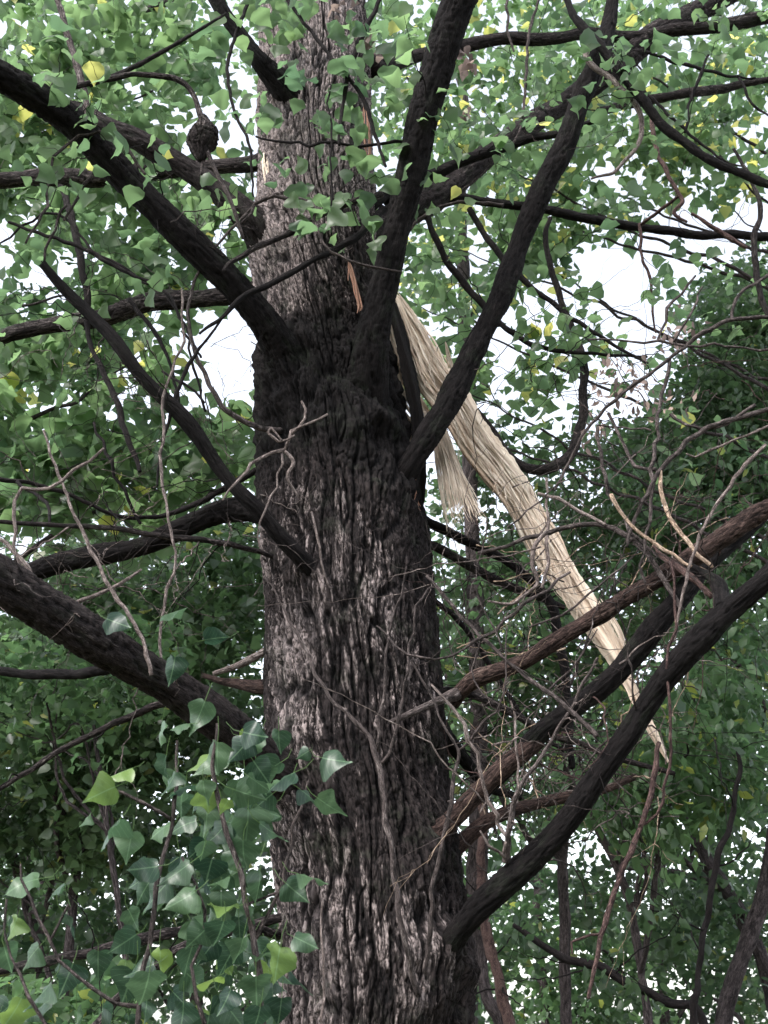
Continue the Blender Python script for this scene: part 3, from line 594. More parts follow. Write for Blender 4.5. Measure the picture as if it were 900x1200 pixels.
strips(mb, [(700, 700, 4.64), (726, 745, 4.62), (742, 800, 4.62), (760, 850, 4.6)], [16, 20, 12, 8], 16, ends=(.2, .3), th=(.001, .003), wd=(.003, .008))
mb.build('splinter', M['wood'], wood)
mb = MB()
strips(mb, [(650, 655, 4.6), (658, 690, 4.55), (690, 715, 4.5)], [20, 26, 8], 18, ends=(.4, .4), th=(.001, .002), wd=(.001, .004), jitter=.03)
mb.build('splinter', M['wood'], wood)
mb = MB()
slab(mb, [(458, 355, 4.56), (470, 395, 4.53), (480, 440, 4.51), (488, 485, 4.52), (491, 530, 4.55), (492, 570, 4.58), (491, 606, 4.6)], [16, 20, 22, 19, 20, 17, 8], .014, jig=.006)
o = mb.build('torn_bark', M['bough'], tree); o['label'] = 'dark slab of bark split loose beside the pale wood'
mb = MB()
mb = MB()
strips(mb, [(408, 305, 4.37), (414, 325, 4.35), (420, 350, 4.34), (424, 368, 4.34)], [4, 10, 9, 3], 16, ends=(.3, .3), wd=(.004, .012), th=(.002, .006))
mb.build('wound', M['rawred'], tree)['label'] = 'raw reddish wood showing through the bark'
mb = MB()
strips(mb, [(483, 535, 4.48), (486, 565, 4.46), (490, 600, 4.47)], [10, 9, 5], 16, ends=(.3, .4), wd=(.003, .01), th=(.002, .006))
mb.build('wound', M['rawred'], tree)['label'] = 'raw reddish wood showing through the bark'
mb = MB()
strips(mb, [(400, 150, 4.42), (408, 200, 4.4), (412, 235, 4.4)][:0] or [(428, 120, 4.4), (432, 160, 4.4), (434, 195, 4.4)], [6, 10, 4], 12, ends=(.3, .4), wd=(.003, .01), th=(.002, .006))
mb.build('wound', M['rawred'], tree)['label'] = 'raw reddish wood showing through the bark'
mb = MB()
mb = MB()
strips(mb, [(312, 165, 4.52), (316, 185, 4.5), (319, 215, 4.48), (321, 240, 4.47)], [5, 20, 16, 4], 22, ends=(.4, .4), wd=(.006, .014), th=(.003, .008), tone=(.6, 1))
mb.build('splinter', M['wood'], trunk)

# ---- twigs on the boughs
lv = []
add_twigs(A, qA, 9, 'gtwig', (.25, .6), leaves=lv); add_twigs(A, qA, 5, 'dtwig', (.3, .7), leaves=lv)
add_twigs(B, qB, 8, 'dtwig', (.2, .6), f=(.35, 1), leaves=lv); add_twigs(Cb, qC, 12, 'dtwig', (.2, .7), f=(.2, .9))
add_twigs(D, qD, 9, 'gtwig', (.2, .55), f=(.3, 1), droop=.6)
add_twigs(E6, q6, 9, 'ptwig', (.3, .7), droop=.6); add_twigs(Pb, qP, 12, 'gtwig', (.25, .8), f=(.15, .9), up=.5, r=(.0015, .0045)); add_twigs(Kb, qK, 12, 'red', (.2, .6), up=.2, f=(.15, .9), r=(.0015, .005))
add_twigs(Jb, qJ, 14, 'gtwig', (.2, .7), droop=.5, r=(.0015, .004)); add_twigs(Mb, qM, 7, 'tan', (.12, .35), up=.5)
for o, q in ((F1, qF), (E1, qE), (G1, qG), (H1, qH), (R1, qR1), (R5, qR5), (R6, qR6)): add_twigs(o, q, 7, 'dtwig', (.25, .8), leaves=lv, r=(.0015, .0035))
for o, q in ((L1, qL1), (L2, qL2), (L3, qL3), (L4, qL4)): add_twigs(o, q, 6, 'dtwig', (.3, .8), leaves=lv)
for o, q in ((L5, qL5), (L12, qL12), (L13, qL13)): add_twigs(o, q, 9, 'dtwig', (.25, .7), f=(.1, 1)); add_twigs(o, q, 4, 'ptwig', (.25, .6))
for o, q in ((L8, qL8), (L9, qL9), (L10, qL10), (L11, qL11), (R4, qR4), (R9, qR9), (R10, qR10), (R11, qR11), (R12, qR12), (R13, qR13)): add_twigs(o, q, 5, 'dtwig', (.2, .6), droop=.4)
for o, q in ((R9, qR9), (R10, qR10), (R11, qR11), (R12, qR12)): add_twigs(o, q, 4, 'gtwig', (.3, .7), droop=.3)
for o, q in ((S1, qS1), (S2, qS2), (L14, qL14)): add_twigs(o, q, 3, 'gtwig', (.1, .3))

# traced thin twigs (sub-parts of the bough they grow from)
def tw(parent, mat, *specs):
    for s in specs:
        mb = MB(); tube(mb, px_pts(s, .72), .15, wig=.6); mb.build('twig', M[mat], parent)
tw(E6, 'ptwig', [(178, 892-100, 3.7, 7), (165, 745, 3.7, 7), (130, 690, 3.7, 7), (95, 620, 3.7, 6), (70, 560, 3.7, 5), (50, 505, 3.7, 4)],
   [(42, 702, 3.5, 9), (35, 670, 3.5, 9), (15, 645, 3.5, 8), (0, 632, 3.5, 7), (-20, 620, 3.5, 6)], [(62, 710, 3.7, 7), (100, 702, 3.7, 7), (140, 685, 3.75, 6), (165, 668, 3.8, 4)],
   [(38, 690, 3.6, 6), (20, 655, 3.6, 5), (14, 605, 3.6, 5), (25, 575, 3.6, 5), (55, 572, 3.6, 5), (90, 550, 3.6, 5), (120, 525, 3.6, 4)], [(190, 790, 3.9, 4), (190, 730, 3.9, 5), (205, 660, 3.9, 4), (200, 620, 3.9, 4), (190, 550, 3.9, 5), (195, 450, 3.9, 4), (215, 400, 3.9, 4), (210, 340, 3.9, 3)])
tw(A, 'gtwig', [(30, 385-100, 3.7, 3), (50, 250, 3.7, 4), (65, 185, 3.7, 4), (105, 155, 3.7, 5), (140, 165, 3.7, 5), (170, 205, 3.75, 4)], [(75, 258, 3.8, 4), (105, 205, 3.8, 5), (125, 170, 3.8, 4), (135, 155, 3.8, 3)], [(52, 305, 3.8, 4), (62, 270, 3.8, 4), (78, 240, 3.8, 4)])
tw(L13, 'dtwig', [(20, 565, 4.5, 6), (55, 590, 4.4, 6), (58, 615, 4.3, 5)], [(110, 495, 4.6, 4), (130, 545, 4.6, 5), (165, 615, 4.7, 5)], [(0, 285, 4.4, 3), (60, 250, 4.4, 4), (120, 300, 4.4, 4), (200, 350, 4.4, 4), (225, 420, 4.3, 4), (240, 480, 4.3, 4)])
tw(D, 'dtwig', [(150, 350, 4.1, 7), (185, 395, 4.1, 7), (200, 430, 4.1, 5), (212, 480, 4.1, 5)], [(10, 260, 4.2, 5), (50, 275, 4.2, 6), (95, 290, 4.2, 7), (140, 315, 4.2, 7), (190, 340, 4.2, 5), (215, 380, 4.2, 4), (235, 420, 4.1, 4)], [(185, 570, 4.0, 4), (190, 520, 4.0, 5), (215, 440, 4.0, 7), (240, 400, 4.0, 5), (262, 370, 4, 4)])
tw(D, 'dtwig', [(190, 435, 4.05, 4), (240, 470, 4.0, 4), (242, 330, 4.0, 3)][:2])
tw(B, 'dtwig', [(330, -10, 3.9, 5), (355, 25, 3.9, 6), (395, 75, 3.9, 6), (425, 115, 3.9, 7), (440, 160, 3.9, 6), (452, 195, 3.9, 5)], [(445, 0, 3.9, 7), (425, 40, 3.9, 9), (410, 80, 3.9, 8), (402, 120, 3.9, 6), (398, 170, 3.9, 5)], [(292, 0, 3.9, 6), (275, 45, 3.9, 6), (266, 80, 3.9, 6), (275, 130, 3.9, 5), (292, 170, 3.9, 5), (297, 230, 3.95, 3)],
   [(300, 160, 4.0, 3), (350, 167, 3.95, 4), (420, 169, 3.95, 4), (475, 165, 3.95, 5)], [(388, 100, 3.9, 3), (387, 160, 3.9, 3), (390, 240, 3.95, 3)])
tw(F1, 'gtwig', [(635, -10, 4.6, 4), (620, 40, 4.6, 5), (616, 100, 4.6, 5), (610, 150, 4.6, 4), (600, 170, 4.6, 4)], [(596, -10, 4.6, 4), (595, 40, 4.6, 4), (602, 58, 4.6, 3)])
tw(R1, 'dtwig', [(755, 60, 4.9, 5), (800, 75, 4.9, 6), (850, 88, 4.9, 5), (885, 92, 4.9, 3)], [(720, 55, 4.5, 4), (745, 95, 4.5, 5), (800, 150, 4.5, 5), (850, 190, 4.5, 4)], [(830, 65, 4.9, 4), (820, 90, 4.9, 5), (808, 120, 4.9, 5), (803, 155, 4.9, 4)], [(865, 90, 4.9, 4), (880, 120, 4.9, 4), (905, 140, 4.9, 3)])
tw(G1, 'red', [(762, 130, 4.6, 7), (768, 170, 4.6, 8), (785, 210, 4.6, 7), (800, 235, 4.6, 7), (790, 250, 4.6, 6), (765, 255, 4.6, 4)][:5]+[(805, 260, 4.6, 4)], [(750, 262, 5.1, 6), (752, 300, 5.1, 5), (762, 330, 5.1, 5), (765, 370, 5.1, 4), (768, 390, 5.1, 3)], [(795, 230, 4.6, 5), (770, 250, 4.7, 6), (752, 262, 4.8, 6)], [(810, 250, 4.6, 5), (850, 275, 4.6, 8), (875, 290, 4.6, 6)])

# a thin tracery of dead twigs on the left
for (o, q, n_) in ((A, qA, 6), (D, qD, 9), (L2, qL2, 10), (L5, qL5, 14), (L1, qL1, 8), (E6, q6, 8)): add_twigs(o, q, n_, 'gtwig' if n_ % 3 else 'dtwig', (.4, 1.0), r=(.0011, .0026), f=(.1, 1), droop=.3, side=3)
for (o, q, n_) in ((Cb, qC, 6), (G1, qG, 12), (E1, qE, 8), (F1, qF, 8), (R4, qR4, 8), (R5, qR5, 8), (Jb, qJ, 8), (Pb, qP, 8)): add_twigs(o, q, n_, 'dtwig' if n_ % 3 else 'gtwig', (.4, 1.1), r=(.0011, .0026), f=(.1, 1), droop=.3, side=3)
# ---- poplar leaves on the tree's own twigs, in front of and around the upper trunk
mb = MB(); lv = np.array(lv)
clump_leaves(mb, lv, 4, .16, .085, 8, .02, .8, .6)
mb.build('foliage', M['leaf_top'], L4)
cl = []
for i in range(80):
    x, y = random.gauss(375, 70), random.uniform(-20, 290)
    if 250 < x < 500 and not (y > 150 and random.random() < .75): cl.append(Pv(x, y, random.uniform(3.75, 4.3)))
for (x, y) in [(345, 215), (400, 180), (430, 165), (440, 200), (405, 235), (350, 235), (345, 90), (300, 50), (420, 215), (370, 150), (310, 130)]: cl.append(Pv(x, y, random.uniform(3.9, 4.1)))
mb = MB(); clump_leaves(mb, np.array(cl), 3, .11, .098, 12, .0, .9, .9, toneoff=-.2); mb.build('foliage', M['leaf_top'], B)

# withered leaves caught around the top
mb = MB()
dl = [(430, 30), (435, 50), (440, 65), (425, 60), (505, 55), (515, 62), (520, 75), (540, 62), (550, 75), (500, 100), (505, 140), (495, 150), (410, 12), (395, 10), (480, 210), (545, 130)]
clump_leaves(mb, np.array([Pv(x, y, random.uniform(4.2, 4.6)) for x, y in dl]), 5, .05, .06, 5, .2, 1, .8)
mb.build('withered_leaves', M['leaf_dead'], F1)

# ================================================================== dead branches hung up in the boughs
def dead(spec_main, subs, mat, label, submat=None, leaves=None, extra=0):
    c = Pv(*spec_main[len(spec_main)//2][:3])
    t = thing('dead_branch', tuple(c), label, 'branch', 'dead branches hung up in the tree')
    mb = MB(); q = tube(mb, px_pts(spec_main, .75), .18, wig=.6); st_ = mb.build('stem', M[mat], t)
    for s in subs: 
        mb = MB(); tube(mb, px_pts(s, .68), .15, wig=.6); mb.build('twig', M[submat or mat], t)
    if extra: add_twigs(t, q, extra, submat or mat, (.12, .4), (.001, .003), side=2)
    if leaves:
        mb = MB(); clump_leaves(mb, np.array([Pv(x, y, Y) for x, y, Y in leaves]), 14, .12, .042, -4, .3, 1, 1.4); mb.build('withered_leaves', M['leaf_dead'], t)
    return t
dead([(772, 870, 3.9, 7), (766, 905, 3.9, 9), (762, 935, 3.9, 9), (750, 968, 3.9, 9), (732, 1015, 3.9, 9), (716, 1060, 3.9, 9), (702, 1110, 3.9, 8), (690, 1170, 3.9, 6)],
     [[(786, 660, 3.8, 5), (790, 720, 3.8, 5), (783, 780, 3.8, 5), (785, 880, 3.85, 5), (782, 920, 3.87, 5), (768, 955, 3.9, 5), (750, 970, 3.9, 5)], [(705, 1095, 3.9, 5), (690, 1100, 3.9, 4), (670, 1104, 3.9, 4), (668, 1118, 3.9, 3)]], 'red', 'long reddish dead stick hanging straight down at the lower right')
dead([(500, 675, 4.1, 5), (525, 705, 4.08, 6), (552, 735, 4.05, 6), (585, 765, 4.02, 6), (620, 795, 4.0, 7), (660, 825, 3.95, 8), (700, 862, 3.9, 8)], [[(565, 745, 4.05, 4), (556, 800, 4.05, 3), (600, 830, 4.0, 3)], [(590, 765, 4.0, 3), (560, 700, 4.0, 3)], [(640, 812, 3.98, 4), (680, 770, 3.95, 3), (700, 740, 3.9, 2)]], 'gtwig', 'greyish dead stick sloping down across the torn wood to the thick bough', extra=5)
dead([(773, 552, 3.9, 7), (774, 575, 3.9, 7), (785, 605, 3.88, 7), (808, 638, 3.86, 7), (834, 665, 3.84, 6)], [], 'tan', 'peeled tan twig curving down onto the bough from the grey fork')
dead([(716, 580, 3.9, 7), (728, 600, 3.9, 6), (745, 620, 3.9, 6), (775, 642, 3.88, 6), (805, 660, 3.86, 6), (830, 670, 3.85, 5)], [], 'tan', 'peeled tan twig lying left of the other one, almost level')
dead([(560, 648, 4.15, 5), (585, 642, 4.12, 6), (615, 632, 4.1, 7), (650, 622, 4.08, 8), (690, 614, 4.05, 8), (725, 622, 4.0, 9), (755, 645, 3.95, 9), (775, 675, 3.92, 9), (800, 715, 3.9, 7)],
     [[(640, 624, 4.08, 7), (627, 640, 4.08, 8), (624, 662, 4.08, 8), (631, 682, 4.1, 7), (620, 695, 4.1, 6), (600, 707, 4.1, 6), (572, 705, 4.12, 4)], [(630, 578, 4.1, 5), (655, 586, 4.08, 6), (680, 598, 4.05, 6), (708, 615, 4.02, 5)], [(640, 560, 4.1, 4), (642, 620, 4.08, 5), (640, 660, 4.08, 6), (636, 690, 4.08, 4)]], 'gtwig', 'whitish crooked branch looped over the lower end of the torn wood', 'ptwig', extra=4)
dead([(905, 478, 3.9, 8), (878, 486, 3.9, 8), (845, 496, 3.9, 8), (820, 506, 3.9, 8), (795, 528, 3.9, 8), (775, 548, 3.9, 8), (760, 575, 3.9, 7), (745, 605, 3.9, 6), (735, 640, 3.9, 5)],
     [[(773, 480, 3.95, 6), (768, 510, 3.92, 6), (766, 550, 3.9, 6), (762, 600, 3.9, 5), (752, 680, 3.9, 4)], [(785, 485, 3.92, 5), (805, 497, 3.91, 5), (840, 502, 3.9, 5), (885, 475, 3.9, 5)], [(768, 550, 3.9, 6), (745, 545, 3.95, 6), (730, 520, 4.0, 5), (715, 485, 4.0, 5)], [(700, 498, 4.0, 3), (730, 500, 4.0, 3), (765, 505, 3.92, 4)]], 'gtwig', 'grey many-forked dead branch entering from the right below the bright sky gap', extra=6,
     leaves=[(705, 470, 4.1), (720, 455, 4.1), (740, 460, 4.1), (760, 470, 4.1), (790, 460, 4.1), (700, 500, 4.1), (715, 440, 4.2), (800, 385, 4.2), (790, 395, 4.2), (735, 430, 4.2)])
dead([(897, 522, 3.8, 6), (878, 540, 3.8, 7), (860, 562, 3.8, 6), (842, 590, 3.8, 6), (826, 615, 3.8, 6), (815, 645, 3.8, 5), (805, 678, 3.8, 5), (790, 750, 3.8, 4)], [[(905, 497, 3.8, 4), (860, 515, 3.8, 4), (830, 530, 3.8, 4), (805, 532, 3.8, 3)]], 'ptwig', 'pale spotted twig bending down in front of the right-hand bough')
dead([(905, 372, 3.95, 6), (860, 374, 3.95, 7), (830, 388, 3.95, 7), (795, 412, 3.98, 6), (760, 438, 4.0, 6), (720, 470, 4.03, 6), (685, 508, 4.05, 5), (665, 545, 4.1, 5), (650, 575, 4.1, 4)],
     [[(858, 376, 3.95, 6), (858, 362, 3.95, 6), (872, 340, 3.95, 6), (905, 320, 3.95, 6)], [(785, 420, 4.0, 5), (780, 450, 4.0, 6), (773, 490, 3.97, 5)], [(770, 400, 4.0, 4), (790, 355, 4.0, 5), (815, 325, 4, 3)], [(790, 400, 4.0, 4), (810, 365, 4.0, 4), (822, 335, 4, 2)], [(700, 500, 4.0, 6), (708, 560, 4.0, 6), (722, 595, 4.0, 6), (750, 635, 3.95, 5), (790, 665, 3.9, 4)], [(690, 398, 4.1, 3), (770, 402, 4.0, 4), (850, 405, 3.95, 4), (910, 412, 3.9, 4)]], 'gtwig', 'long slender bare branch arching up to the right across the bright sky gap')
dead([(545, 760, 4.0, 4), (590, 730, 4.0, 5), (630, 698, 4.0, 5), (665, 672, 4.0, 4)], [[(545, 760, 4.0, 4), (510, 774, 4.0, 4), (475, 766, 4.02, 4), (452, 745, 4.05, 3), (443, 730, 4.1, 2)], [(620, 735, 4.0, 3), (660, 720, 3.95, 4), (690, 695, 3.9, 4), (740, 655, 3.9, 3)]], 'gtwig', 'thin grey twig bowed across the right edge of the trunk')
dead([(590, 1010, 4.15, 11), (594, 985, 4.1, 9), (600, 950, 4.05, 9), (612, 922, 4.0, 7), (635, 885, 4.0, 6), (665, 835, 3.95, 5), (700, 770, 3.9, 4)], [[(590, 1000, 4.1, 6), (588, 965, 4.1, 6), (572, 940, 4.08, 7), (560, 900, 4.05, 6), (545, 850, 4.0, 6), (505, 800, 4.0, 3)], [(608, 930, 4.0, 4), (605, 880, 4.0, 4), (600, 820, 4.0, 3)], [(592, 1005, 4.1, 5), (575, 990, 4.05, 5), (562, 975, 4.05, 3)]], 'gtwig', 'upright cluster of bare sticks standing on the lowest right bough', 'ptwig', extra=6)
t = thing('dead_branch', tuple(Pv(150, 480, 4.2)), 'web of thin crooked bare twigs filling the air left of the trunk', 'branch', 'dead branches hung up in the tree')
for i in range(75):
    mb = MB(); c = crook(Pv(random.uniform(-10, 310), random.uniform(260, 720), random.uniform(3.8, 5.0)), RNG.normal(size=3)*[1, .4, .8], random.uniform(.3, .8), random.uniform(.0012, .003), 9, .9, .3); tube(mb, c, .15)
    for j in range(2):
        a_ = c[random.randint(2, 7)]; tube(mb, crook(a_[:3], RNG.normal(size=3), random.uniform(.1, .3), a_[3]*.7, 6, .8, .2), .15)
    mb.build('twig', M[random.choice(['gtwig', 'dtwig', 'gtwig', 'ptwig'])], t)
t = thing('dead_branch', tuple(Pv(620, 780, 4.1)), 'thicket of long pale bare twigs in front of the lower right boughs', 'branch', 'dead branches hung up in the tree')
for i in range(95):
    mb = MB(); x_ = random.uniform(510, 800); y_ = random.uniform(560, 960)
    c = crook(Pv(x_, y_, random.uniform(3.9, 4.7)), RNG.normal(size=3)*[1, .35, .8]+[0, 0, .3], random.uniform(.3, .85), random.uniform(.0014, .0034), 8, .55, .2); tube(mb, c, .15)
    for j in range(random.randint(0, 3)):
        a_ = c[random.randint(2, 7)]; d_ = np.array(c[-1][:3])-np.array(c[0][:3]); tube(mb, crook(a_[:3], nrm(d_)+RNG.normal(size=3)*.5, random.uniform(.1, .35), a_[3]*.7, 5, .5, .1), .15)
    mb.build('twig', M[random.choice(['gtwig', 'ptwig', 'ptwig', 'gtwig', 'tan'])], t)
# dense snarl of dry twigs
t = thing('dead_branch', tuple(Pv(610, 900, 4.9)), 'snarl of fine dry twigs caught between the two lower right boughs', 'branch', 'dead branches hung up in the tree')
for i in range(60):
    mb = MB(); c = crook(Pv(random.gauss(610, 50), random.gauss(900, 22), random.uniform(4.6, 5.1)), RNG.normal(size=3)*[1, .5, .45], random.uniform(.2, .6), random.uniform(.0015, .004), 8, 1.1, .1); tube(mb, c, .15); mb.build('twig', M[random.choice(['gtwig', 'red', 'ptwig', 'gtwig'])], t)
# bare twigs behind on the right
t = thing('dead_branch', tuple(Pv(640, 640, 5.3)), 'mesh of thin bare twigs hanging behind the torn wood', 'branch', 'dead branches hung up in the tree')
for i in range(150):
    mb = MB(); c = crook(Pv(random.uniform(510, 890), random.uniform(420, 920), random.uniform(4.2, 5.6)), RNG.normal(size=3)*[1, .4, .9], random.uniform(.35, 1.0), random.uniform(.0012, .0032), 9, .9, .3); tube(mb, c, .15); mb.build('twig', M[random.choice(['gtwig', 'dtwig', 'dtwig', 'red'])], t)

# ================================================================== leafy sapling, lower left
sap = thing('poplar_sapling', (-.95, 3.0, 0), 'leafy young poplar with big heart-shaped leaves in front of the lower left trunk', 'sapling')
stems = [[(300, 1500, 3.0, 14), (305, 1200, 3.0, 9), (300, 1120, 3.0, 8), (285, 1040, 3.0, 7), (262, 960, 3.0, 6), (250, 900, 3.0, 5), (255, 850, 3.0, 3)],
         [(180, 1500, 2.9, 12), (160, 1300, 2.9, 8), (165, 1180, 2.9, 6), (180, 1060, 2.9, 6), (195, 990, 2.95, 5), (205, 935, 2.95, 5), (208, 870, 3.0, 3)],
         [(300, 1100, 3.0, 5), (330, 1040, 3.0, 4), (345, 970, 3.0, 4), (360, 915, 3.0, 3)], [(290, 1060, 3, 4), (340, 1040, 3, 3)],
         [(200, 960, 2.95, 4), (170, 940, 2.9, 4), (120, 925, 2.9, 3)], [(165, 1180, 2.9, 5), (110, 1160, 2.85, 4), (60, 1100, 2.85, 4), (30, 1050, 2.85, 3), (20, 1010, 2.85, 2)], [(60, 1100, 2.85, 4), (80, 1060, 2.85, 3)],
         [(240, 1200, 2.9, 5), (225, 1130, 2.9, 4), (240, 1070, 2.9, 4), (215, 1010, 2.9, 3)], [(60, 1230, 2.8, 5), (35, 1170, 2.8, 4), (15, 1120, 2.8, 3), (5, 1060, 2.8, 3)]]
mb = MB()
for s in stems[:2]: tube(mb, px_pts(s), .12, wig=.5)
ST = mb.build('stem', M['gtwig'], sap)
for s in stems[2:]:
    mb = MB(); tube(mb, px_pts(s), .12, wig=.5); mb.build('branch', M['gtwig'], sap)
hand = [(240, 822, 50, 200, .2), (222, 848, 42, 265, .7), (255, 870, 50, 185, .1), (285, 858, 46, 100, .6), (292, 910, 38, 120, .5), (345, 905, 44, 250, .5), (330, 918, 54, 235, .2), (352, 925, 44, 120, .6), (372, 935, 46, 125, .3), (378, 888, 52, 100, .3), (362, 880, 26, 240, .2),
        (243, 940, 52, 180, 0), (238, 915, 34, 175, .4), (225, 920, 44, 260, .6), (290, 955, 48, 210, .3), (305, 965, 46, 130, .2), (285, 985, 54, 185, 0), (240, 985, 42, 190, .3), (222, 1012, 48, 235, .4), (270, 1025, 52, 230, .3), (305, 1020, 48, 180, .2), (335, 1035, 50, 130, .1), (350, 1024, 42, 100, .4),
        (228, 1045, 54, 235, .1), (290, 1062, 50, 170, .2), (262, 1080, 46, 195, .2), (328, 1110, 48, 190, .1), (345, 1098, 36, 110, .5), (285, 1100, 54, 190, .1), (240, 1090, 50, 225, .3), (225, 1110, 50, 200, .7), (300, 1145, 46, 180, .2), (330, 1170, 50, 185, .2), (270, 1160, 50, 200, .3), (305, 1180, 50, 190, .2),
        (135, 922, 46, 250, .5), (155, 900, 46, 255, .7), (105, 955, 24, 220, .2), (140, 960, 60, 225, .2), (155, 975, 44, 190, .4), (185, 1015, 44, 265, .6), (45, 1030, 50, 265, .6), (75, 1035, 38, 240, .4), (75, 1070, 56, 150, .5), (20, 1075, 44, 200, .3), (45, 1110, 44, 225, .3), (85, 1130, 56, 200, .2), (115, 1115, 50, 180, .2), (160, 1095, 44, 240, .7),
        (175, 1140, 56, 190, 0), (180, 1130, 48, 250, .3), (60, 1150, 54, 215, .3), (120, 1180, 56, 190, .3), (25, 1170, 56, 205, .4), (90, 1185, 50, 180, .3), (150, 1190, 50, 170, .2), (215, 1175, 44, 180, .3), (245, 1190, 46, 190, .3), (5, 1110, 46, 170, .5), (195, 885, 44, 190, .3), (205, 905, 40, 200, .5), (125, 745-20, 40, 110, .4), (190, 722, 44, 70, .3), (240, 750, 44, 80, .3), (205, 770, 44, 190, .3), (190, 845, 40, 190, .3)]
rnd = []
for i in range(120):
    if random.random() < .78: x, y = random.gauss(275, 48), random.uniform(850, 1230)
    else: x, y = random.uniform(-60, 240), random.uniform(1035, 1240)
    if x > 350 or (x > 330 and y < 1000): continue
    rnd.append((x, y, random.uniform(34, 54), random.gauss(190, 40), random.uniform(0, .8)))
pos, tip, nor, size, tone = [], [], [], [], []
right = np.array([1., 0, 0]); up = np.array([0, -sp, cp]); fw = np.array([0, cp, sp])
for k, (x, y, s_, ang, tl) in enumerate(hand+rnd):
    Yd = random.uniform(2.75, 3.05) if k < len(hand) else random.uniform(2.9, 3.5)
    p, t_ = P(x, y, Yd); a = math.radians(ang)
    d2 = right*math.sin(a)+up*math.cos(a)        # 0 = up, 90 = right, 180 = down
    tp = d2*math.cos(tl*.5)-fw*math.sin(tl*.5)*random.choice((-1, 1, 1))
    nn = -fw*(1-tl*.75)+np.array([0, 0, 1])*(.25+tl*1.2)+RNG.normal(size=3)*.42
    pos.append(p); tip.append(tp); nor.append(nn); size.append(s_*t_/F); tone.append(random.random()**1.3)
mb = MB(); e1 = add_leaves(mb, np.array(pos), np.array(tip), np.array(nor), np.array(size)*.84*RNG.uniform(.75, 1.12, len(size)), 12, .10, np.array(tone), True, 1.25)
mb.build('foliage', M['leaf_near'], sap)

# ================================================================== trees behind
GAPS = [(640, 370, 60, 40), (700, 330, 50, 60), (100, 50, 20, 16), (130, 250, 24, 16), (20, 300, 20, 14), (200, 480, 30, 24), (30, 500, 22, 18), (130, 440, 24, 16), (780, 60, 18, 14), (540, 380, 14, 20), (190, 100, 22, 18), (262, 420, 38, 70), (270, 25, 45, 40), (745, 400, 62, 110), (815, 270, 60, 45), (590, 400, 45, 50), (730, 215, 30, 30), (150, 390, 26, 18), (40, 470, 20, 14), (230, 690, 20, 14), (770, 770, 30, 26), (720, 990, 18, 22), (110, 700, 10, 10), (745, 1040, 20, 30), (880, 240, 30, 25), (640, 330, 25, 25)]
def clear(x, y, k=1.):
    for (cx, cy, rx, ry) in GAPS:
        if ((x-cx)/rx)**2+((y-cy)/ry)**2 < k: return False
    return True
def btree(base, trunk_spec, ell, leafmat, per, rad, size, level, label, hue=.02, name='background_tree', limbs=10, lr=.035, down=.5, tmat='btrunk', group='trees behind the torn poplar', gapk=1., toneoff=0., flat=.75):
    pts = px_pts(trunk_spec, .72)
    if trunk_spec[0][1] > 1100: base = (pts[0][0]-(pts[1][0]-pts[0][0])*.8, pts[0][1], 0)
    t = thing(name, base, label, 'tree', group)
    mb = MB()
    pts = [[base[0], base[1], -.1, pts[0][3]*1.2]]+pts
    q = tube(mb, pts, .2, segs=20, ds=.05); mb.build('trunk', M[tmat], t)
    cs = []
    for (cx, cy, rx, ry, Y, dY, n) in ell:
        k = 0; tries = 0
        while k < n and tries < n*8:
            tries += 1
            a = random.random()*2*math.pi; r = math.sqrt(random.random())*max(.3, 1+.22*random.gauss(0, 1)); x, y = cx+rx*r*math.cos(a), cy+ry*r*math.sin(a)
            if not clear(x, y, gapk): continue
            cs.append(Pv(x, y, Y+random.uniform(-dY, dY))); k += 1
    cs = np.array(cs)
    for i in range(limbs):
        e = cs[random.randrange(len(cs))]; j = int(np.argmin(np.linalg.norm(q[:, :3]-(e-np.array([0, 0, 1.2])), axis=1))); p = q[j, :3]
        mid = (p+e)/2+RNG.normal(size=3)*.15+np.array([0, 0, .2])
        mb = MB(); r0 = min(q[j, 3]*.7, lr); tube(mb, [[*p, r0], [*((p+mid)/2+RNG.normal(size=3)*.08), r0*.8], [*mid, r0*.6], [*((mid+e)/2+RNG.normal(size=3)*.1), r0*.4], [*e, r0*.15]], .2, segs=8, ds=.05, wig=1.); mb.build('branch', M[tmat], t)
    mb = MB(); clump_leaves(mb, cs, per, rad, size, level, hue, flat, down, toneoff=toneoff); mb.build('crown', M[leafmat], t)
    return t, cs

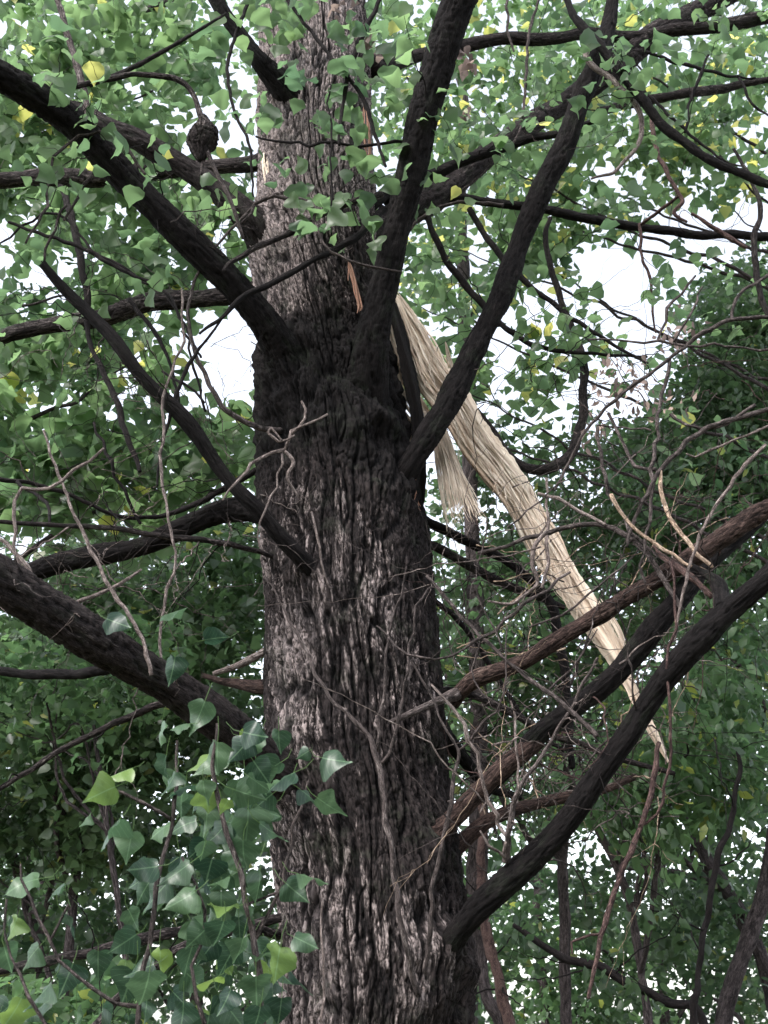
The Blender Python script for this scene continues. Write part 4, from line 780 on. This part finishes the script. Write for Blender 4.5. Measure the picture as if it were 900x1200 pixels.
# bright broad-leaved poplars, upper left and upper right
btree((-5.6, 6.4, 0), [(-320, 900, 6.4, 60), (-330, 500, 6.4, 50), (-300, 100, 6.4, 40), (-260, -200, 6.4, 30)],
      [(60, 130, 170, 160, 6.3, .8, 84), (110, 300, 140, 130, 6.4, .8, 40), (70, 470, 130, 120, 6.4, .8, 56), (190, 40, 120, 80, 6.0, .7, 32), (230, 270, 80, 90, 6.3, .6, 17), (80, 560, 130, 60, 6.2, .8, 34), (235, 520, 70, 60, 6.2, .6, 16)],
      'leaf_top', 16, .24, .14, 12, 'bright green broad-leaved poplar filling the upper left behind the boughs', .02, 'background_poplar', 12, .03)
btree((6.6, 9.2, 0), [(1250, 900, 9.2, 60), (1230, 500, 9.2, 50), (1200, 100, 9.2, 36), (1150, -200, 9.2, 26)],
      [(620, 110, 190, 130, 8.0, 1.0, 110), (800, 90, 160, 120, 7.6, 1.0, 85), (540, 290, 90, 130, 8.0, .8, 52), (640, 320, 60, 90, 8.0, .8, 22), (840, 200, 90, 50, 8, .8, 16), (690, 220, 80, 60, 8, .8, 18), (520, 440, 50, 50, 8, .8, 14), (640, 430, 40, 30, 8, .6, 6)],
      'leaf_top', 18, .25, .115, 5, 'tall poplar with some yellowing leaves filling the upper right behind the boughs', .10, 'background_poplar', 12, .03)
btree((.4, 9.6, 0), [(560, 1000, 9.6, 30), (550, 500, 9.6, 22), (540, 250, 9.6, 18), (545, 120, 9.6, 12), (520, 60, 9.6, 8)],
      [(450, 60, 200, 90, 8.6, .8, 60), (540, 330, 60, 80, 9.2, .5, 14), (330, -20, 160, 60, 8, .8, 30)],
      'leaf_top', 16, .25, .105, 5, 'slim grey-stemmed poplar seen between the boughs right of the trunk', .05, 'background_poplar', 6, .02)
# dark evergreen at the right edge
btree((4.6, 10, 0), [(850, 1190, 10, 26), (905, 1000, 10, 26), (930, 700, 10, 24), (900, 450, 10, 14), (880, 360, 10, 6)],
      [(870, 460, 110, 130, 10, 1.0, 170), (850, 580, 130, 120, 9.8, 1.0, 170), (800, 520, 90, 90, 10, .8, 60), (890, 370, 60, 60, 10, .6, 45)],
      'leaf_dark', 44, .34, .085, 4, 'dense dark evergreen at the right edge beside the bright sky gap', .01, 'background_tree', 8, toneoff=.1)
btree((3.2, 9.2, 0), [(760, 1200, 9.2, 14), (735, 1050, 9.2, 13), (690, 950, 9.2, 11), (650, 860, 9.2, 8)],
      [(820, 560, 80, 60, 8.6, .5, 26), (860, 700, 80, 90, 8.8, .6, 40), (820, 860, 110, 100, 8.6, .7, 95), (760, 930, 90, 70, 8.4, .6, 50), (640, 700, 90, 60, 9, .6, 20)],
      'leaf_mid', 20, .26, .12, -4, 'mid green long-leaved tree below the dark evergreen', .04, 'background_tree', 8, down=.9)
btree((1.9, 10.5, 0), [(664, 1200, 10.5, 18), (662, 1100, 10.5, 18), (660, 1000, 10.5, 16), (665, 900, 10.5, 13), (650, 750, 10.5, 9)],
      [(640, 560, 140, 70, 10.6, 1.0, 56), (620, 700, 140, 110, 10.4, 1.0, 90), (760, 620, 80, 90, 10.8, .8, 52), (640, 860, 150, 100, 10.4, 1.0, 56)],
      'leaf_dark', 34, .34, .10, 4, 'tree with a straight grey stem behind the lower right boughs', .03, 'background_tree', 8, toneoff=.15)
btree((3.9, 12.5, 0), [(905, 1170, 12.5, 24), (870, 1075, 12.5, 24), (830, 1010, 12.5, 20), (790, 930, 12.5, 14), (760, 850, 12.5, 9)],
      [(800, 1000, 160, 120, 12.6, 1.2, 56), (700, 1080, 200, 110, 12.6, 1.2, 40), (850, 800, 120, 110, 12.4, 1.0, 66)],
      'leaf_dark', 34, .38, .105, 4, 'leaning tree with a thick pale stem in the lower right corner', .02, 'background_tree', 8)
# left understory
btree((-2.9, 9.5, 0), [(80, 1120, 9.5, 15), (86, 1060, 9.5, 15), (90, 1000, 9.5, 15), (92, 940, 9.5, 14), (110, 850, 9.5, 10)],
      [(150, 700, 190, 70, 9.4, 1.0, 130), (140, 840, 200, 100, 9.2, 1.0, 170), (260, 680, 70, 80, 9.2, .8, 50), (60, 950, 150, 80, 9.8, .9, 80)],
      'leaf_dark', 38, .33, .095, 4, 'small-leaved understory tree with a straight brown stem at the lower left', .02, 'background_tree', 8, toneoff=.2)
btree((-4.0, 10.5, 0), [(45, 1130, 10.5, 13), (32, 1070, 10.5, 13), (15, 1000, 10.5, 13), (-10, 940, 10.5, 12), (-40, 850, 10.5, 9)],
      [(30, 1050, 160, 130, 11, 1.0, 62), (200, 1050, 160, 130, 11, 1.0, 60), (0, 800, 100, 120, 10, .8, 60)],
      'leaf_dark', 38, .36, .10, 4, 'understory tree with a slanting brown stem at the left edge', .01, 'background_tree', 8)
btree((-1.8, 7.6, 0), [(160, 1300, 7.6, 12), (150, 1150, 7.6, 10), (130, 1000, 7.6, 9), (110, 850, 7.6, 6)],
      [(70, 810, 110, 50, 7.4, .5, 38), (150, 760, 100, 40, 7.4, .4, 16), (60, 1200, 140, 50, 6.5, .5, 30)],
      'leaf_mid', 18, .2, .085, 5, 'lighter green shrubby tree under the thick left bough', .03, 'background_tree', 6)
# more distant trees, leaving small chinks of sky
far = [(-9, 19, 60, 'tall far tree behind the left edge'), (-4.5, 20, 230, 'tall far tree behind the left understory'), (1.2, 21, 520, 'far tree just right of the torn trunk'), (4.4, 19, 640, 'far tree behind the straight grey stem'), (8, 20, 780, 'far tree behind the leaning pale stem'), (12, 21, 920, 'far tree at the lower right edge')]
for (x, Y, px, lab) in far:
    btree((x, Y, 0), [(px, 1200, Y, 16), (px-10, 1050, Y, 15), (px+10, 900, Y, 13), (px, 750, Y, 8)],
          [(px, 1110, 120, 140, Y, 1.6, 84), (px, 850, 120, 130, Y, 1.4, 72), (px, 690, 110, 90, Y, 1.2, 30)], 'leaf_dark' if px != 640 else 'leaf_mid', 34, .6, .15, 4, lab, .02, 'background_tree', 5, .05, group='far trees of the wood', gapk=.7, toneoff=.1)
# thin understory stems at the lower right
for (s, lab) in (([(600, 1230, 8, 13), (590, 1170, 8, 13), (577, 1110, 8, 12), (568, 1060, 8, 11), (566, 1000, 8, 10), (566, 900, 8, 7)], 'thin scaly brown stem standing close to the right of the trunk'),
                 ([(590, 1230, 8.6, 16), (575, 1170, 8.6, 14), (565, 1120, 8.6, 11), (558, 1060, 8.6, 8)], 'grey leaning stem just right of the trunk foot'),
                 ([(815, 1220, 7.6, 9), (820, 1150, 7.6, 7), (828, 1080, 7.6, 7), (842, 1010, 7.6, 7), (862, 940, 7.6, 6), (864, 880, 7.6, 4)], 'thin dark wavy stem in the lower right'),
                 ([(830, 1215, 7.8, 11), (780, 1175, 7.8, 10), (700, 1135, 7.8, 10), (640, 1110, 7.8, 8), (600, 1085, 7.8, 5)], 'dark stem leaning far over to the left at the bottom right')):
    b = Pv(*s[0][:3]); t = thing('sapling', (b[0], b[1], 0), lab, 'sapling')
    mb = MB(); pts = px_pts(s); pts = [[b[0], b[1], -.05, pts[0][3]*1.2]]+pts; q = tube(mb, pts, .25, segs=12, ds=.03, wig=.8); mb.build('stem', M['red' if 'scaly' in lab else 'dtwig' if 'dark' in lab else 'btrunk'], t)
    for i in range(5):
        k = random.randint(len(q)//2, len(q)-1); mb = MB(); c = crook(q[k, :3], RNG.normal(size=3)+[0, 0, .6], random.uniform(.4, .9), .006, 7, .6); tube(mb, c, .1); mb.build('branch', M['dtwig'], t)
        if i == 0: mb = MB(); clump_leaves(mb, np.array([c[-1][:3], c[4][:3], q[-1, :3]]), 14, .2, .1, -4, .03, .7, .9); mb.build('foliage', M['leaf_dark'], t)

# ================================================================== unseen trees of the wood, added behind the viewer to block front skylight
for (x, y, h_, r_, n_) in ((5.5, -6.5, 9, 2.6, 140), (-1.2, -9, 9, 3.0, 110), (2.0, -9.5, 11, 3.2, 110)):
    t = thing('background_tree', (x, y, 0), 'unseen tree of the wood added behind the viewer to block skylight', 'tree', 'added trees behind the viewer')
    mb = MB(); q = tube(mb, [[x, y, -.1, .2], [x+.1, y, h_*.4, .15], [x, y+.1, h_*.8, .09], [x, y, h_+.8, .03]], .2, segs=16, ds=.08); mb.build('trunk', M['btrunk'], t)
    cs = RNG.normal(size=(n_, 3)); cs = nrm(cs)*(RNG.random(n_)**.4)[:, None]*np.array([r_, r_, h_*.38]); cs += np.array([x, y, h_*.66 if y < -2 else h_*.85])
    mb = MB(); clump_leaves(mb, cs, 26, .55, .22, 4, .02, toneoff=0.); mb.build('crown', M['leaf_dark'], t)
    for i in range(6):
        e = cs[random.randrange(n_)]; p = q[random.randint(len(q)//3, len(q)*3//4), :3]; mb = MB(); tube(mb, [[*p, .05], [*((p+e)/2+[0, 0, .2]), .03], [*e, .01]], .2, segs=8, ds=.08); mb.build('branch', M['btrunk'], t)

# low undergrowth closing the view between the far trees
mb = MB(); n_ = 420; a_ = RNG.uniform(0, 2*math.pi, n_); r_ = RNG.uniform(24, 34, n_)
cs = np.stack([np.cos(a_)*r_, np.sin(a_)*r_+4, RNG.random(n_)**1.4*4.2], -1)
clump_leaves(mb, cs, 34, 1.3, .24, 4, .02, .8); struct(mb.build('undergrowth', M['leaf_dark']), 'stuff')
